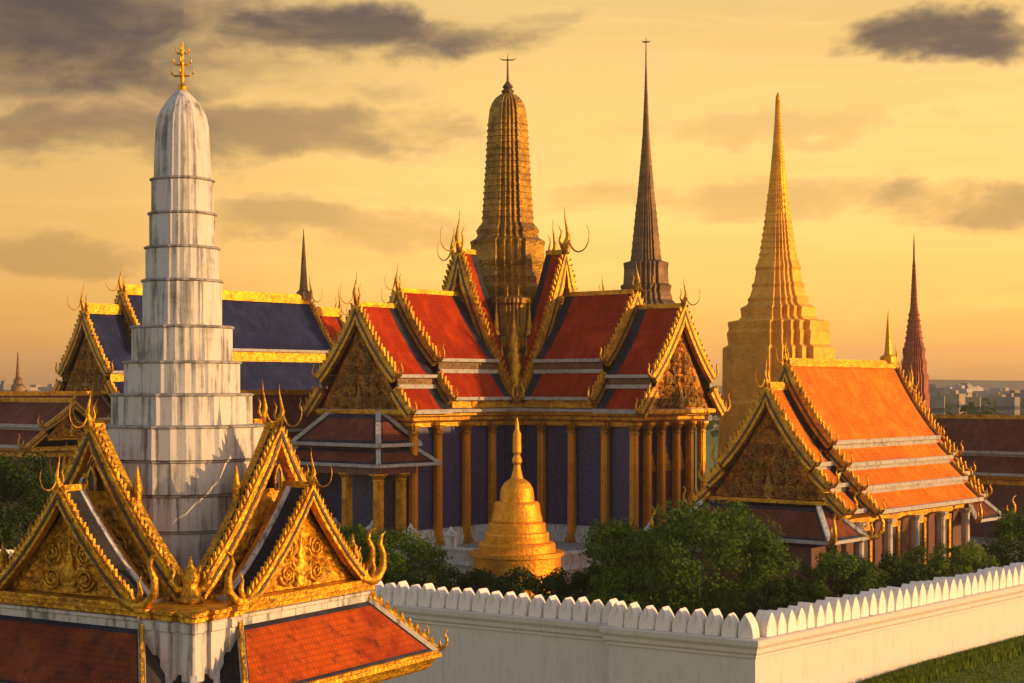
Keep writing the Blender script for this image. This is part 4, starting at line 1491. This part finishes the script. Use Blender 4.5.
# ------------------------------------------------------------------ far city
def city():
    rnd = random.Random(3)
    spec = [(952, 394, 14, 520, 'city_b'), (973, 397, 9, 460, 'city_b'), (992, 391, 22, 640, 'city_a'), (1008, 397, 12, 480, 'city_c'), (1024, 393, 14, 560, 'city_c'), (938, 396, 8, 430, 'city_c'),
            (708, 392, 10, 600, 'city_c'), (22, 390, 18, 520, 'city_c'), (50, 387, 12, 620, 'city_a'), (4, 384, 12, 560, 'city_c'), (855, 380, 8, 620, 'city_a')]
    words = ['ochre block nearest the thin red spire', 'small ochre block beside the cloister roof', 'wide pale block on the right skyline', 'dark low block on the right skyline', 'pale block at the right edge of the skyline',
             'small dark block at the foot of the thin red spire', 'dark block seen between the temple and the golden chedi', 'dark low block on the left skyline', 'pale block on the left skyline', 'dark block at the left edge of the skyline', 'pale block just behind the orange roof ridge']
    for (px, top, hw, Y, m), wd in zip(spec, words):
        root = thing('distant_building', 'distant ' + wd, 'building', (at(px, Y), Y, 0), rnd.choice((-40, 50, -20)), 'far city buildings')
        w = hw * 2 / (F / Y) * .8; h = zat(top, Y)
        q = MB(); q.box((0, 0, h / 2), (w, w * .7, h)); q.box((w * .1, 0, h + .6), (w * .3, w * .3, 1.2)); b = q.build('wall', M[m], root)
        q = MB()
        z = 3.0
        while z < h - 2:
            q.box((0, 0, z), (w + .1, w * .7 + .1, 1.2)); z += 3.4
        q.build('window_band', M['glass'], root)
    for i in range(22):
        Y = rnd.uniform(620, 1300); px = rnd.choice((rnd.uniform(925, 1050), rnd.uniform(925, 1050), rnd.uniform(-20, 90)))
        h = rnd.uniform(7, 16.5); w = rnd.uniform(10, 26)
        q = MB(); q.box((0, 0, h / 2), (w, w * .8, h)); q.box((w * .2, 0, h + .9), (w * .25, w * .3, 1.8)); q.box((-w * .25, w * .1, h + .5), (w * .2, w * .2, 1.0))
        o = q.build('city_block', M[rnd.choice(('city_a', 'city_a', 'city_b', 'city_c'))]); o.location = (at(px, Y), Y, 0); o.rotation_euler = (0, 0, rnd.uniform(0, 1.5))
        tag(o, 'tiny hazy block of the farthest city, on the horizon behind the nearer blocks', 'building', 'farthest city blocks')
    # treeline and far spread of the city
    mb = MB()
    for i in range(5200):
        Y = rnd.uniform(430, 900); x = rnd.uniform(-.42, .42) * Y
        c = Vector((x, Y, rnd.uniform(2, 11.5)))
        s = rnd.uniform(1.2, 2.6)
        nrm = Vector((rnd.gauss(0, 1), rnd.gauss(-.5, 1), rnd.gauss(.5, 1))).normalized(); a = nrm.orthogonal().normalized(); b = nrm.cross(a)
        mb.face([c - a * s, c - b * s * .7, c + a * s, c + b * s * .7])
    o = mb.build('far_treeline', M['leaf_b']); o['kind'] = 'stuff'; tag(o, 'far dark treeline along the horizon', 'treeline')
    mb = MB()
    N = 60
    for i in range(N):
        a = R(-30 + 60 * i / (N - 1)); Y = 2500
        h = 15 + 12 * abs(noise.noise(Vector((i * .17, 3.3, 0)))) + 9 * min(1, max(0, (a - .1) / .15))
        x = math.tan(a) * Y
        mb.v += [(x, Y, -5), (x, Y, h), (x, Y + 300, h * .6), (x, Y + 300, -5)]
        if i:
            k = (i - 1) * 4
            for (p, q) in ((0, 1), (1, 2), (2, 3)):
                mb.f.append((k + p, k + 4 + p, k + 4 + q, k + q)); mb.uv.append(None)
    hl = mb.build('distant_hills', mat_plain('hill_cover', (.10, .085, .05), (.07, .07, .04), .004, .95)); hl['kind'] = 'structure'


city()


# ------------------------------------------------------------------ evening haze
def haze(density):
    m = bpy.data.materials.new('evening_haze')
    m.use_nodes = True
    t = m.node_tree
    t.nodes.clear()
    o = t.nodes.new('ShaderNodeOutputMaterial')
    v = t.nodes.new('ShaderNodeVolumePrincipled')
    v.inputs['Color'].default_value = (.93, .88, .82, 1)
    v.inputs['Density'].default_value = density
    v.inputs['Anisotropy'].default_value = .2
    t.links.new(v.outputs[0], o.inputs['Volume'])
    mb = MB()
    mb.box((0, 1050, 32), (5700, 3600, 74))
    h = mb.build('haze', m)
    h['kind'] = 'stuff'
    tag(h, 'thin golden evening haze over the far city', 'haze')


if HAZE > 0:
    haze(HAZE)
